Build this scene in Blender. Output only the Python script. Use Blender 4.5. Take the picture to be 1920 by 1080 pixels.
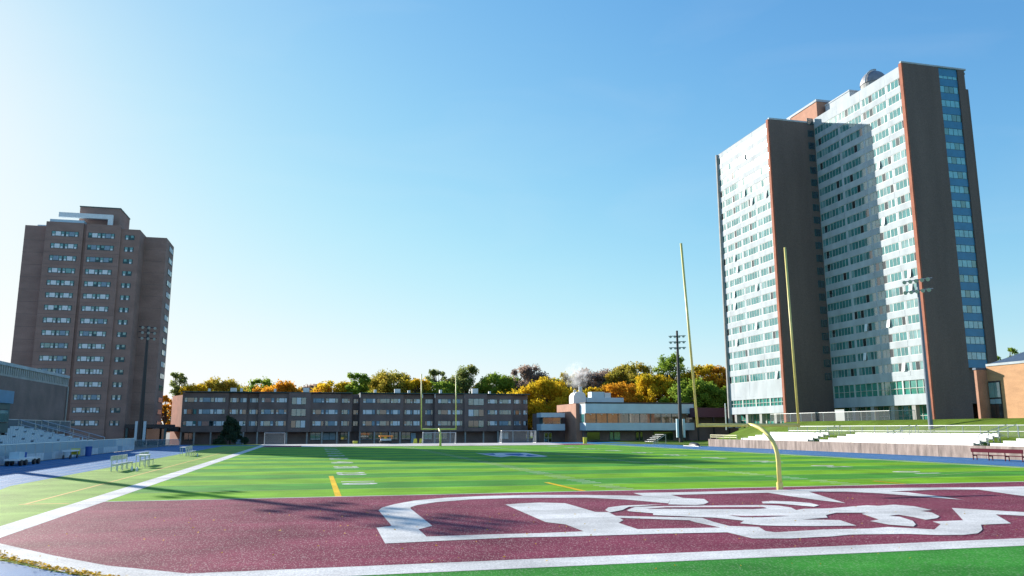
import bpy, math, random
import numpy as np
from mathutils import Vector
for _o in list(bpy.data.objects): bpy.data.objects.remove(_o)
SC = bpy.context.scene
COL = SC.collection
RND = random.Random(7)

# ------------------------------------------------------------------ camera
CAM_H = 2.9235; YAW = 0.24104; PITCH = 0.17494; ROLL = -0.00237; F_PX = 1489.7
cam = bpy.data.cameras.new('camera'); co = bpy.data.objects.new('camera', cam); COL.objects.link(co)
cam.sensor_width = 36.0; cam.lens = 36.0 * F_PX / 1920.0; cam.clip_start = 0.1; cam.clip_end = 6000
_f = Vector((math.sin(YAW)*math.cos(PITCH), math.cos(YAW)*math.cos(PITCH), math.sin(PITCH)))
_r = Vector((math.cos(YAW), -math.sin(YAW), 0)); _u = _r.cross(_f)
_r2 = math.cos(ROLL)*_r + math.sin(ROLL)*_u; _u2 = -math.sin(ROLL)*_r + math.cos(ROLL)*_u
from mathutils import Matrix
co.matrix_world = Matrix(((_r2.x, _u2.x, -_f.x, 0), (_r2.y, _u2.y, -_f.y, 0), (_r2.z, _u2.z, -_f.z, CAM_H), (0, 0, 0, 1)))
SC.camera = co
# survey helpers: a sight line of the photograph meets a plane of the real place
_M = np.array([[_r2.x, _u2.x, _f.x], [_r2.y, _u2.y, _f.y], [_r2.z, _u2.z, _f.z]])
def ray(x, y): return _M @ np.array([(x-960)/F_PX, -(y-540)/F_PX, 1.0])
def gnd(x, y, z=0.0):
    d = ray(x, y); t = (z-CAM_H)/d[2]; return (float(t*d[0]), float(t*d[1]))
def atY(x, y, Y): d = ray(x, y); t = Y/d[1]; return (float(t*d[0]), Y, float(CAM_H+t*d[2]))
def atX(x, y, X): d = ray(x, y); t = X/d[0]; return (X, float(t*d[1]), float(CAM_H+t*d[2]))

# ------------------------------------------------------------------ sky, sun, exposure
SUN_AZ = math.radians(-32.4); SUN_EL = math.radians(19.3)
w = bpy.data.worlds.new('World'); SC.world = w; w.use_nodes = True
nt = w.node_tree; bg = nt.nodes['Background']
sk = nt.nodes.new('ShaderNodeTexSky'); sk.sky_type = 'NISHITA'; sk.sun_disc = False
sk.sun_elevation = SUN_EL; sk.sun_rotation = SUN_AZ
sk.air_density = 1.0; sk.dust_density = 0.26; sk.ozone_density = 6.0; sk.altitude = 0
# film-like shoulder on the sky's radiance, the same for every direction
sm = nt.nodes.new('ShaderNodeVectorMath'); sm.operation = 'SCALE'; sm.inputs['Scale'].default_value = 0.1
cv = nt.nodes.new('ShaderNodeRGBCurve'); cc = cv.mapping.curves[3]
for _x in (0.05, 0.1, 0.15, 0.2, 0.3, 0.4, 0.6): cc.points.new(_x, 0.96*(1-math.exp(-(_x*10/2.45)**1.32)))
cc.points[0].location = (0, 0); cc.points[-1].location = (1, 0.96); cv.mapping.update()
nt.links.new(sk.outputs[0], sm.inputs[0]); nt.links.new(sm.outputs[0], cv.inputs['Color'])
s2 = nt.nodes.new('ShaderNodeVectorMath'); s2.operation = 'SCALE'; s2.inputs['Scale'].default_value = 3.95
hs = nt.nodes.new('ShaderNodeHueSaturation'); hs.inputs['Saturation'].default_value = 1.02; hs.inputs['Hue'].default_value = 0.498
# faint high cirrus, all over the sky
wc = nt.nodes.new('ShaderNodeTexCoord'); wm = nt.nodes.new('ShaderNodeMapping'); wm.inputs['Scale'].default_value = (2.2, 3.0, 9.0); wm.inputs['Rotation'].default_value = (0, 0.35, 0.5)
wn = nt.nodes.new('ShaderNodeTexNoise'); wn.inputs['Scale'].default_value = 1.6; wn.inputs['Detail'].default_value = 8; wn.inputs['Distortion'].default_value = 0.7
wr = nt.nodes.new('ShaderNodeMapRange'); wr.inputs[1].default_value = 0.50; wr.inputs[2].default_value = 0.80; wr.inputs[4].default_value = 0.07
wx = nt.nodes.new('ShaderNodeMix'); wx.data_type = 'RGBA'; wx.inputs[7].default_value = (0.86, 0.90, 0.93, 1)
nt.links.new(wc.outputs['Generated'], wm.inputs[0]); nt.links.new(wm.outputs[0], wn.inputs[0]); nt.links.new(wn.outputs[0], wr.inputs[0]); nt.links.new(wr.outputs[0], wx.inputs[0])
nt.links.new(cv.outputs[0], hs.inputs['Color']); nt.links.new(hs.outputs[0], wx.inputs[6]); nt.links.new(wx.outputs[2], s2.inputs[0]); nt.links.new(s2.outputs[0], bg.inputs[0]); bg.inputs[1].default_value = 0.10
sl = bpy.data.lights.new('sun', 'SUN'); sl.energy = 3.7; sl.angle = math.radians(0.5); sl.color = (1.0, 0.93, 0.82)
so = bpy.data.objects.new('sun', sl); COL.objects.link(so)
sd = Vector((math.sin(SUN_AZ)*math.cos(SUN_EL), math.cos(SUN_AZ)*math.cos(SUN_EL), math.sin(SUN_EL)))
so.rotation_euler = sd.to_track_quat('Z', 'Y').to_euler(); so.location = (-60, 60, 80)
SC.view_settings.view_transform = 'Standard'; SC.view_settings.look = 'None'
SC.view_settings.exposure = 1.4; SC.view_settings.gamma = 1.0; SC.view_settings.use_curve_mapping = False
SC.render.engine = 'CYCLES'
SC.cycles.max_bounces = 6; SC.cycles.transparent_max_bounces = 12; SC.cycles.volume_bounces = 2

# ------------------------------------------------------------------ materials
MATS = {}
def mat(name, col, rough=0.8, var=0.0, vscale=1.0, vstretch=(1, 1, 1), bump=0.0, bscale=30.0, metal=0.0, spec=0.5,
        col2=None, fine=0.0, fscale=40.0, coat=0.0, sheen=0.0):
    if name in MATS: return MATS[name]
    m = bpy.data.materials.new(name); m.use_nodes = True; MATS[name] = m
    t = m.node_tree; b = t.nodes['Principled BSDF']
    b.inputs['Roughness'].default_value = rough; b.inputs['Metallic'].default_value = metal
    b.inputs['Specular IOR Level'].default_value = spec
    b.inputs['Coat Weight'].default_value = coat
    if sheen: b.inputs['Sheen Weight'].default_value = sheen; b.inputs['Sheen Roughness'].default_value = 0.4
    g = t.nodes.new('ShaderNodeNewGeometry')
    src = None
    if var or fine:
        base = t.nodes.new('ShaderNodeRGB'); base.outputs[0].default_value = (*col, 1); src = base.outputs[0]
        for (amt, sc_, st, c2) in ((var, vscale, vstretch, col2), (fine, fscale, (1, 1, 1), None)):
            if not amt: continue
            mp = t.nodes.new('ShaderNodeMapping'); mp.inputs['Scale'].default_value = st
            t.links.new(g.outputs['Position'], mp.inputs[0])
            n = t.nodes.new('ShaderNodeTexNoise'); n.inputs['Scale'].default_value = sc_; n.inputs['Detail'].default_value = 5
            t.links.new(mp.outputs[0], n.inputs[0])
            cr = t.nodes.new('ShaderNodeMapRange'); cr.inputs[1].default_value = 0.3; cr.inputs[2].default_value = 0.7
            t.links.new(n.outputs[0], cr.inputs[0])
            if c2 is not None:
                cr.inputs[3].default_value = 0; cr.inputs[4].default_value = amt
                mx = t.nodes.new('ShaderNodeMix'); mx.data_type = 'RGBA'
                t.links.new(cr.outputs[0], mx.inputs[0]); t.links.new(src, mx.inputs[6]); mx.inputs[7].default_value = (*c2, 1)
                src = mx.outputs[2]
            else:
                cr.inputs[3].default_value = 1-amt; cr.inputs[4].default_value = 1+amt
                mx = t.nodes.new('ShaderNodeVectorMath'); mx.operation = 'SCALE'
                t.links.new(src, mx.inputs[0]); t.links.new(cr.outputs[0], mx.inputs['Scale']); src = mx.outputs[0]
        t.links.new(src, b.inputs['Base Color'])
    else:
        b.inputs['Base Color'].default_value = (*col, 1)
    if bump:
        n = t.nodes.new('ShaderNodeTexNoise'); n.inputs['Scale'].default_value = bscale; n.inputs['Detail'].default_value = 3
        t.links.new(g.outputs['Position'], n.inputs[0])
        bp = t.nodes.new('ShaderNodeBump'); bp.inputs['Strength'].default_value = bump; bp.inputs['Distance'].default_value = 0.05
        t.links.new(n.outputs[0], bp.inputs['Height']); t.links.new(bp.outputs[0], b.inputs['Normal'])
    return m

def glass(name, col, rough=0.06, refl=0.35, var=0.25):
    """window glass seen from outside: dim room colour under a mirror coat"""
    if name in MATS: return MATS[name]
    m = mat(name, col, rough=rough, spec=0.8, var=var, vscale=0.7)
    b = m.node_tree.nodes['Principled BSDF']; b.inputs['Coat Weight'].default_value = refl*2; b.inputs['Coat Roughness'].default_value = 0.03
    b.inputs['Coat IOR'].default_value = 1.9
    return m

M = {}
M['brick'] = mat('brown brick', (0.31, 0.20, 0.17), 0.9, var=0.16, vscale=0.25, vstretch=(1, 1, 2.5), fine=0.12, fscale=6)
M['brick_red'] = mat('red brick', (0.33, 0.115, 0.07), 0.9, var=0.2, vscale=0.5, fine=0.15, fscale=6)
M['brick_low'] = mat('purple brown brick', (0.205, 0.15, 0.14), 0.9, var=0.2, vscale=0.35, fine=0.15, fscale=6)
M['brick_dark'] = mat('dark slab brick', (0.155, 0.118, 0.105), 0.9, var=0.10, vscale=0.5, vstretch=(1, 1, 0.12), fine=0.15, fscale=5)
M['brick_tan'] = mat('tan brick', (0.50, 0.28, 0.15), 0.9, var=0.12, vscale=0.6, vstretch=(1, 1, 3), fine=0.1, fscale=8)
M['brick_pink'] = mat('pink brick', (0.42, 0.22, 0.15), 0.9, var=0.12, vscale=0.6, fine=0.1, fscale=8)
M['concrete'] = mat('grey concrete', (0.36, 0.36, 0.35), 0.9, var=0.15, vscale=0.8, fine=0.1, fscale=12)
M['pink_concrete'] = mat('weathered pink concrete', (0.30, 0.235, 0.205), 0.92, var=0.4, vscale=1.3, vstretch=(1, 1.4, 0.35), fine=0.12, fscale=10)
M['white_panel'] = mat('white facade panel', (0.44, 0.49, 0.53), 0.8, spec=0.15, var=0.14, vscale=0.5, vstretch=(1, 1, 0.4))
M['white_paint'] = mat('white paint', (0.78, 0.78, 0.78), 0.5, var=0.05, vscale=2)
M['blue_white'] = mat('pale fascia panel', (0.52, 0.66, 0.74), 0.5, var=0.08, vscale=0.5)
M['alu'] = mat('aluminium', (0.62, 0.64, 0.66), 0.38, metal=0.7)
M['galv'] = mat('galvanised steel', (0.50, 0.52, 0.54), 0.45, metal=0.6)
M['dark_metal'] = mat('dark metal', (0.035, 0.035, 0.04), 0.5, metal=0.3)
M['roof'] = mat('roof gravel', (0.22, 0.21, 0.20), 0.95, var=0.2, vscale=2)
M['slate'] = mat('blue grey metal roof', (0.05, 0.09, 0.15), 0.6, var=0.15, vscale=1)
M['frame_teal'] = mat('dark teal window frame', (0.03, 0.085, 0.095), 0.5)
M['frame_light'] = mat('pale window frame', (0.58, 0.60, 0.58), 0.5)
M['blind'] = mat('white blind', (0.78, 0.83, 0.86), 0.7, var=0.08, vscale=3)
M['blind_blue'] = mat('grey blue blind', (0.26, 0.36, 0.44), 0.7, var=0.15, vscale=3)
M['blind_warm'] = mat('warm curtain', (0.42, 0.24, 0.20), 0.8, var=0.2, vscale=4)
M['glass'] = glass('teal glass', (0.045, 0.21, 0.215))
M['glass_dark'] = glass('dark glass', (0.008, 0.02, 0.025))
M['glass_pale'] = glass('curtained glass', (0.18, 0.34, 0.35), refl=0.25)
M['glass_green'] = glass('green glass', (0.05, 0.27, 0.22))
M['glass_blue'] = glass('blue strip glass', (0.10, 0.40, 0.50), refl=0.3)
M['panel_blue'] = mat('blue spandrel panel', (0.03, 0.21, 0.40), 0.35, var=0.1, vscale=1)
M['yellow'] = mat('yellow goal paint', (0.76, 0.65, 0.20), 0.45, var=0.12, vscale=2.5)
M['asphalt'] = mat('asphalt', (0.06, 0.06, 0.065), 0.85, var=0.25, vscale=0.7, fine=0.2, fscale=20)
M['rub_blue'] = mat('blue plastic', (0.02, 0.09, 0.35), 0.45)
M['maroon_p'] = mat('maroon paint', (0.09, 0.010, 0.022), 0.8, spec=0.1)
M['orange_p'] = mat('orange paint', (0.75, 0.25, 0.03), 0.5)
M['yellow_p'] = mat('yellow plastic', (0.70, 0.62, 0.05), 0.5)
M['bark'] = mat('bark', (0.07, 0.055, 0.045), 0.95, var=0.3, vscale=3)
M['net'] = mat('net cord', (0.55, 0.62, 0.66), 0.8)

def mesh_alpha(name, col, a):
    m = bpy.data.materials.new(name); m.use_nodes = True; t = m.node_tree
    b = t.nodes['Principled BSDF']; b.inputs['Base Color'].default_value = (*col, 1); b.inputs['Alpha'].default_value = a
    b.inputs['Roughness'].default_value = 0.6
    return m
M['chain'] = mesh_alpha('chain link wire', (0.35, 0.38, 0.4), 0.13)
M['chain_dark'] = mesh_alpha('screened chain link', (0.10, 0.17, 0.22), 0.62)
M['netting'] = mesh_alpha('goal netting', (0.55, 0.62, 0.68), 0.16)

# ------------------------------------------------------------------ mesh helpers
WL = {}
class MB:
    def __init__(s): s.v = []; s.f = []; s.mi = []; s.cur = 0
    def _add(s, vs, fs):
        o = len(s.v); s.v += [tuple(map(float, p)) for p in vs]
        for f in fs: s.f.append(tuple(i+o for i in f)); s.mi.append(s.cur)
        return s
    def box(s, x0, x1, y0, y1, z0, z1):
        return s._add([(x0, y0, z0), (x1, y0, z0), (x1, y1, z0), (x0, y1, z0), (x0, y0, z1), (x1, y0, z1), (x1, y1, z1), (x0, y1, z1)],
                      [(3, 2, 1, 0), (4, 5, 6, 7), (0, 1, 5, 4), (1, 2, 6, 5), (2, 3, 7, 6), (3, 0, 4, 7)])
    def quad(s, a, b, c, d): return s._add([a, b, c, d], [(0, 1, 2, 3)])
    def poly(s, pts, z): return s._add([(p[0], p[1], z) for p in pts], [tuple(range(len(pts)))])
    def prism(s, pts, z0, z1):
        n = len(pts)
        vs = [(p[0], p[1], z0) for p in pts] + [(p[0], p[1], z1) for p in pts]
        return s._add(vs, [tuple(range(n-1, -1, -1)), tuple(range(n, 2*n))] + [(i, (i+1) % n, n+(i+1) % n, n+i) for i in range(n)])
    def tube(s, pts, r, n=8, caps=True):
        pts = [Vector(p) for p in pts]; rs = r if isinstance(r, (list, tuple)) else [r]*len(pts)
        vs = []; fs = []
        for i, p in enumerate(pts):
            d = (pts[min(i+1, len(pts)-1)] - pts[max(i-1, 0)]).normalized()
            a = d.orthogonal() if abs(d.z) > 0.9 else d.cross(Vector((0, 0, 1)))
            if abs(d.z) > 0.9: a = Vector((1, 0, 0)) - d*d.x
            a.normalize(); b = d.cross(a)
            for k in range(n):
                t = 2*math.pi*k/n; vs.append(p + rs[i]*(math.cos(t)*a + math.sin(t)*b))
        for i in range(len(pts)-1):
            for k in range(n): fs.append((i*n+k, i*n+(k+1) % n, (i+1)*n+(k+1) % n, (i+1)*n+k))
        if caps: fs.append(tuple(range(n-1, -1, -1))); fs.append(tuple((len(pts)-1)*n+k for k in range(n)))
        return s._add(vs, fs)
    def mesh(s, name, mats):
        me = bpy.data.meshes.new(name); me.from_pydata(s.v, [], s.f)
        for m in (mats if isinstance(mats, (list, tuple)) else [mats]): me.materials.append(m)
        me.polygons.foreach_set('material_index', s.mi); me.update(); return me
    def build(s, name, mats, parent=None, base=None, smooth=False):
        """vertices are world coordinates; base = world origin of the object"""
        if base is None:
            base = WL[parent] if parent is not None else (0, 0, 0)
        bx, by, bz = base
        s.v = [(x-bx, y-by, z-bz) for x, y, z in s.v]
        me = s.mesh(name, mats)
        if smooth: me.polygons.foreach_set('use_smooth', [True]*len(me.polygons))
        return place(name, me, base, parent)
def place(name, me, loc, parent=None):
    o = bpy.data.objects.new(name, me); COL.objects.link(o)
    WL[o] = tuple(loc)
    if parent is not None:
        o.parent = parent; p = WL[parent]; o.location = (loc[0]-p[0], loc[1]-p[1], loc[2]-p[2])
    else: o.location = loc
    return o
def thing(name, label, cat, loc, group=None):
    o = place(name, None, loc); o.empty_display_size = 0.3
    return tag(o, label, cat, group)
def tag(o, label=None, cat=None, group=None, kind=None):
    if label: o['label'] = label
    if cat: o['category'] = cat
    if group: o['group'] = group
    if kind: o['kind'] = kind
    return o
def box(name, m, parent, *b): return MB().box(*b).build(name, m, parent)

# ------------------------------------------------------------------ ground, track, field
def turf_mat(name, c1, c2, stripes=None, streak=0.0, spec=0.05, rough=0.7, glare_speck=0.0):
    m = bpy.data.materials.new(name); m.use_nodes = True; t = m.node_tree; b = t.nodes['Principled BSDF']
    g = t.nodes.new('ShaderNodeNewGeometry')
    n1 = t.nodes.new('ShaderNodeTexNoise'); n1.inputs['Scale'].default_value = 0.35; n1.inputs['Detail'].default_value = 6
    n2 = t.nodes.new('ShaderNodeTexNoise'); n2.inputs['Scale'].default_value = 22.0; n2.inputs['Detail'].default_value = 6
    n2.inputs['Roughness'].default_value = 0.75
    for n in (n1, n2): t.links.new(g.outputs['Position'], n.inputs[0])
    mx = t.nodes.new('ShaderNodeMix'); mx.data_type = 'RGBA'; mx.inputs[6].default_value = (*c1, 1); mx.inputs[7].default_value = (*c2, 1)
    if stripes:
        y0, wd = stripes
        sp = t.nodes.new('ShaderNodeSeparateXYZ'); t.links.new(g.outputs['Position'], sp.inputs[0])
        a = t.nodes.new('ShaderNodeMath'); a.operation = 'SUBTRACT'; a.inputs[1].default_value = y0 - 40*wd; t.links.new(sp.outputs[1], a.inputs[0])
        d = t.nodes.new('ShaderNodeMath'); d.operation = 'DIVIDE'; d.inputs[1].default_value = wd; t.links.new(a.outputs[0], d.inputs[0])
        md = t.nodes.new('ShaderNodeMath'); md.operation = 'MODULO'; md.inputs[1].default_value = 2.0; t.links.new(d.outputs[0], md.inputs[0])
        gt = t.nodes.new('ShaderNodeMath'); gt.operation = 'GREATER_THAN'; gt.inputs[1].default_value = 1.0; t.links.new(md.outputs[0], gt.inputs[0])
        t.links.new(gt.outputs[0], mx.inputs[0])
    else:
        t.links.new(n1.outputs[0], mx.inputs[0])
    mr = t.nodes.new('ShaderNodeMapRange'); mr.inputs[1].default_value = 0.32; mr.inputs[2].default_value = 0.68
    mr.inputs[3].default_value = 0.62; mr.inputs[4].default_value = 1.38; t.links.new(n2.outputs[0], mr.inputs[0])
    m1 = t.nodes.new('ShaderNodeMapRange'); m1.inputs[1].default_value = 0.3; m1.inputs[2].default_value = 0.7
    m1.inputs[3].default_value = 0.76; m1.inputs[4].default_value = 1.24; t.links.new(n1.outputs[0], m1.inputs[0])
    mm = t.nodes.new('ShaderNodeMath'); mm.operation = 'MULTIPLY'; t.links.new(mr.outputs[0], mm.inputs[0]); t.links.new(m1.outputs[0], mm.inputs[1])
    sm_ = t.nodes.new('ShaderNodeMapping'); sm_.inputs['Scale'].default_value = (0.06, 1.3, 1); t.links.new(g.outputs['Position'], sm_.inputs[0])
    ns_ = t.nodes.new('ShaderNodeTexNoise'); ns_.inputs['Scale'].default_value = 1.0; ns_.inputs['Detail'].default_value = 6; t.links.new(sm_.outputs[0], ns_.inputs[0])
    ms_ = t.nodes.new('ShaderNodeMapRange'); ms_.inputs[1].default_value = 0.3; ms_.inputs[2].default_value = 0.7; ms_.inputs[3].default_value = 0.88; ms_.inputs[4].default_value = 1.12; t.links.new(ns_.outputs[0], ms_.inputs[0])
    mq_ = t.nodes.new('ShaderNodeMath'); mq_.operation = 'MULTIPLY'; t.links.new(mm.outputs[0], mq_.inputs[0]); t.links.new(ms_.outputs[0], mq_.inputs[1]); mm = mq_
    vs = t.nodes.new('ShaderNodeVectorMath'); vs.operation = 'SCALE'; t.links.new(mx.outputs[2], vs.inputs[0]); t.links.new(mm.outputs[0], vs.inputs['Scale'])
    src = vs.outputs[0]
    if glare_speck:  # bright grains: sun glare on the fibres put into the base colour
        v = t.nodes.new('ShaderNodeTexWhiteNoise'); sn = t.nodes.new('ShaderNodeVectorMath'); sn.operation = 'SNAP'
        sn.inputs[1].default_value = (0.022, 0.05, 1.0); t.links.new(g.outputs['Position'], sn.inputs[0]); t.links.new(sn.outputs[0], v.inputs[0])
        gt2 = t.nodes.new('ShaderNodeMath'); gt2.operation = 'GREATER_THAN'; gt2.inputs[1].default_value = 0.86; t.links.new(v.outputs[0], gt2.inputs[0])
        ms = t.nodes.new('ShaderNodeMath'); ms.operation = 'MULTIPLY'; ms.inputs[1].default_value = glare_speck; t.links.new(gt2.outputs[0], ms.inputs[0])
        m3 = t.nodes.new('ShaderNodeMix'); m3.data_type = 'RGBA'; t.links.new(ms.outputs[0], m3.inputs[0]); t.links.new(src, m3.inputs[6]); m3.inputs[7].default_value = (0.75, 0.68, 0.62, 1)
        src = m3.outputs[2]
    t.links.new(src, b.inputs['Base Color'])
    b.inputs['Roughness'].default_value = rough; b.inputs['Specular IOR Level'].default_value = spec
    bp = t.nodes.new('ShaderNodeBump'); bp.inputs['Strength'].default_value = 0.6; bp.inputs['Distance'].default_value = 0.03
    n3 = t.nodes.new('ShaderNodeTexNoise'); n3.inputs['Scale'].default_value = 35; n3.inputs['Detail'].default_value = 2; t.links.new(g.outputs['Position'], n3.inputs[0])
    t.links.new(n3.outputs[0], bp.inputs['Height']); t.links.new(bp.outputs[0], b.inputs['Normal'])
    return m
YG = 36.4; XL = -8.2; XR = 50.1; YF = YG + 100.58; W5 = 4.572
M['turf'] = turf_mat('striped green turf', (0.18, 0.39, 0.02), (0.075, 0.28, 0.035), stripes=(YG, W5))
M['turf_edge'] = turf_mat('green turf surround', (0.19, 0.33, 0.06), (0.22, 0.36, 0.07))
M['turf_near'] = turf_mat('dark green turf', (0.03, 0.20, 0.025), (0.045, 0.24, 0.03), glare_speck=0.14)
M['turf_maroon'] = turf_mat('maroon turf', (0.185, 0.032, 0.062), (0.22, 0.045, 0.08), glare_speck=0.26)
M['turf_white'] = turf_mat('white turf paint', (0.62, 0.61, 0.60), (0.66, 0.65, 0.63))
M['turf_yellow'] = turf_mat('yellow turf paint', (0.70, 0.42, 0.02), (0.75, 0.48, 0.03))
M['turf_bluewhite'] = M['turf_white']
M['grass'] = turf_mat('lawn grass', (0.13, 0.19, 0.02), (0.10, 0.17, 0.02))
M['track'] = mat('blue rubber track', (0.022, 0.14, 0.33), 0.6, var=0.15, vscale=0.4, fine=0.12, fscale=25, bump=0.3, bscale=60, spec=0.07)

g = MB().box(-900, 1400, -300, 2200, -2.0, -0.6).build('ground', M['asphalt']); tag(g, 'grey paved ground around the stadium', None, kind='structure')
track = MB().box(-24.8, 62.0, -40, 163, -0.62, 0.0).build('running_track', M['track']); tag(track, 'blue running track around the football field', kind='structure')
lanes = MB()
for k in range(7):
    x = -16.0 - 1.22*k; lanes.box(x-0.03, x+0.03, 40, 140, 0.002, 0.006)
    x = 52.3 + 1.22*k; lanes.box(x-0.03, x+0.03, 40, 140, 0.002, 0.006)
lanes.build('lane_line', mat('worn lane paint', (0.28, 0.36, 0.46), 0.7), track)['kind'] = 'stuff'
M['paving'] = mat('paving', (0.12, 0.12, 0.125), 0.9, var=0.2, vscale=1)
apron = MB().box(-60, -24.82, -40, 163, -0.62, -0.01).build('pavement', M['paving']); tag(apron, 'paved strip under the left bleachers', kind='structure')
glare_strip = MB().box(-9.5, 47, 149.6, 161.5, -0.3, 0.012).build('glare_strip', mat('pale track glare', (0.50, 0.47, 0.45), 0.85, var=0.12, vscale=0.6)); tag(glare_strip, 'pale strip painted for sun glare on the far track', kind='structure')  # pale sheet over the track, its sun glare put into the colour
lawn = MB().box(-22, -9.7, 155.5, 162.8, -0.3, 0.02).build('lawn_strip', M['grass']); tag(lawn, 'thin strip of lawn before the long brick residence', kind='structure')
turf_pts = [(-15.4, 150), (-15.4, 48), (-14.0, 40), (-11.8, 32), (-9.3, 25.6), (-6.85, 21.1), (-5.2, 19.2), (-3.6, 17.6), (-1.2, 15.6), (3, 13), (9, 10.5), (20, 8), (51.6, 8), (51.6, 150)]
field = MB().poly(turf_pts[::-1], 0.006).build('football_field', M['turf_edge']); tag(field, 'green artificial turf football field', kind='structure')
def sheet(name, m, pts, z, parent=field): return MB().poly(pts, z).build(name, m, parent)
def rect(x0, x1, y0, y1): return [(x0, y0), (x1, y0), (x1, y1), (x0, y1)]
sheet('playing_turf', M['turf'], rect(XL, XR, YG, YF), 0.010)
sheet('near_turf', M['turf_near'], [(-0.6, 15.0), (3, 12.9), (9, 10.4), (20, 8.1), (51.5, 8.1), (51.5, 17.0), (-0.6, 17.2)], 0.010)
# near end zone, with its cut corner, and the far one
YE = YG - 18.29
sheet('end_zone', M['turf_maroon'], [(XL, YG), (XL, 24.5), (-7.8, 24.0), (-5.81, 21.42), (-4.25, 19.58), (-2.4, YE), (XR, YE), (XR, YG)], 0.012)
sheet('end_zone', M['turf_maroon'], rect(XL, XR, YF, YF+11), 0.012); sheet('end_zone_band', M['turf_white'], rect(-2, 44, YF+2.5, YF+9.5), 0.015)
LW = M['turf_white']
sheet('sideline', LW, [(-9.2, 28.0), (XL, 24.5), (XL, YF+11), (-9.2, YF+11)], 0.016)
sheet('end_line', LW, [(-7.0, 21.6), (-5.2, 19.25), (-3.9, 17.95), (-2.9, 17.05), (-1.9, 17.05), (-2.4, YE), (-4.25, 19.58), (-5.81, 21.42), (-7.8, 24.0), (XL, 24.5), (-9.2, 28.0), (-9.35, 26.6), (-8.6, 24.4)], 0.019)
sheet('end_line', LW, rect(-2.75, XR+1, 17.0, YE), 0.0165)
sheet('end_line', LW, rect(XL, XR+0.3, YF+11, YF+12.2), 0.016)
sheet('sideline', LW, rect(XR, XR+0.28, YE, YF+11), 0.016)
sheet('goal_line', LW, rect(XL, XR, YG-0.10, YG+0.10), 0.020)
sheet('goal_line', LW, rect(XL, XR, YF-0.06, YF+0.06), 0.020)
mline = turf_mat('thin yard line paint', (0.36, 0.42, 0.22), (0.38, 0.44, 0.24))
for k in range(1, 22):
    sheet('yard_line', mline, rect(XL+0.4, XR-0.4, YG+k*W5-0.05, YG+k*W5+0.05), 0.014)
hm = MB()
for X in (14.7, 27.4):
    for k in range(1, 110):
        if k % 5: hm.poly(rect(X-0.55, X+0.55, YG+k*0.9144-0.07, YG+k*0.9144+0.07), 0.015)
hm.build('hash_marks', LW, field)['kind'] = 'stuff'
for (x, a, b) in ((1.15, YG+0.1, YG+15.8), (12.42, YG+0.1, YG+6.4), (30.1, YG+0.1, YG+2.6)):
    sheet('soccer_line', M['turf_yellow'], rect(x-0.14, x+0.14, a, b), 0.022)
sheet('soccer_line', mat('orange turf paint', (0.62, 0.34, 0.05), 0.8), rect(-11.06, -10.94, 36.2, 118), 0.011)
sheet('soccer_line', MATS['orange turf paint'], rect(-11.2, -9.4, 36.0, 36.2), 0.012)
sheet('soccer_line', mline, rect(30.0, 30.1, 52, 52.1) if False else [(30.2, 39), (45, 46), (45, 46.1), (30.2, 39.12)], 0.022)
# yard numbers
def text_mesh(body, size):
    cu = bpy.data.curves.new('t', 'FONT'); cu.body = body; cu.size = size; cu.offset = 0.07; cu.align_x = 'CENTER'; cu.align_y = 'CENTER'
    ob = bpy.data.objects.new('t', cu); COL.objects.link(ob)
    dg = bpy.context.evaluated_depsgraph_get(); me = bpy.data.meshes.new_from_object(ob.evaluated_get(dg))
    bpy.data.objects.remove(ob); return me
numbers = {}
for k in range(1, 11):
    n = str(min(k, 11-k)*10); y = YG + k*9.144 if k <= 5 else YG + k*9.144
    if n not in numbers:
        me = text_mesh(n[0]+' '+n[1], 2.5); me.name = 'yard_number'; me.materials.clear(); me.materials.append(LW); numbers[n] = me
    for X, rz in ((2.4, -math.pi/2), (38.6, math.pi/2)):
        o = place('yard_number', numbers[n], (X, y, 0.018), field); o.rotation_euler.z = rz
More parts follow.
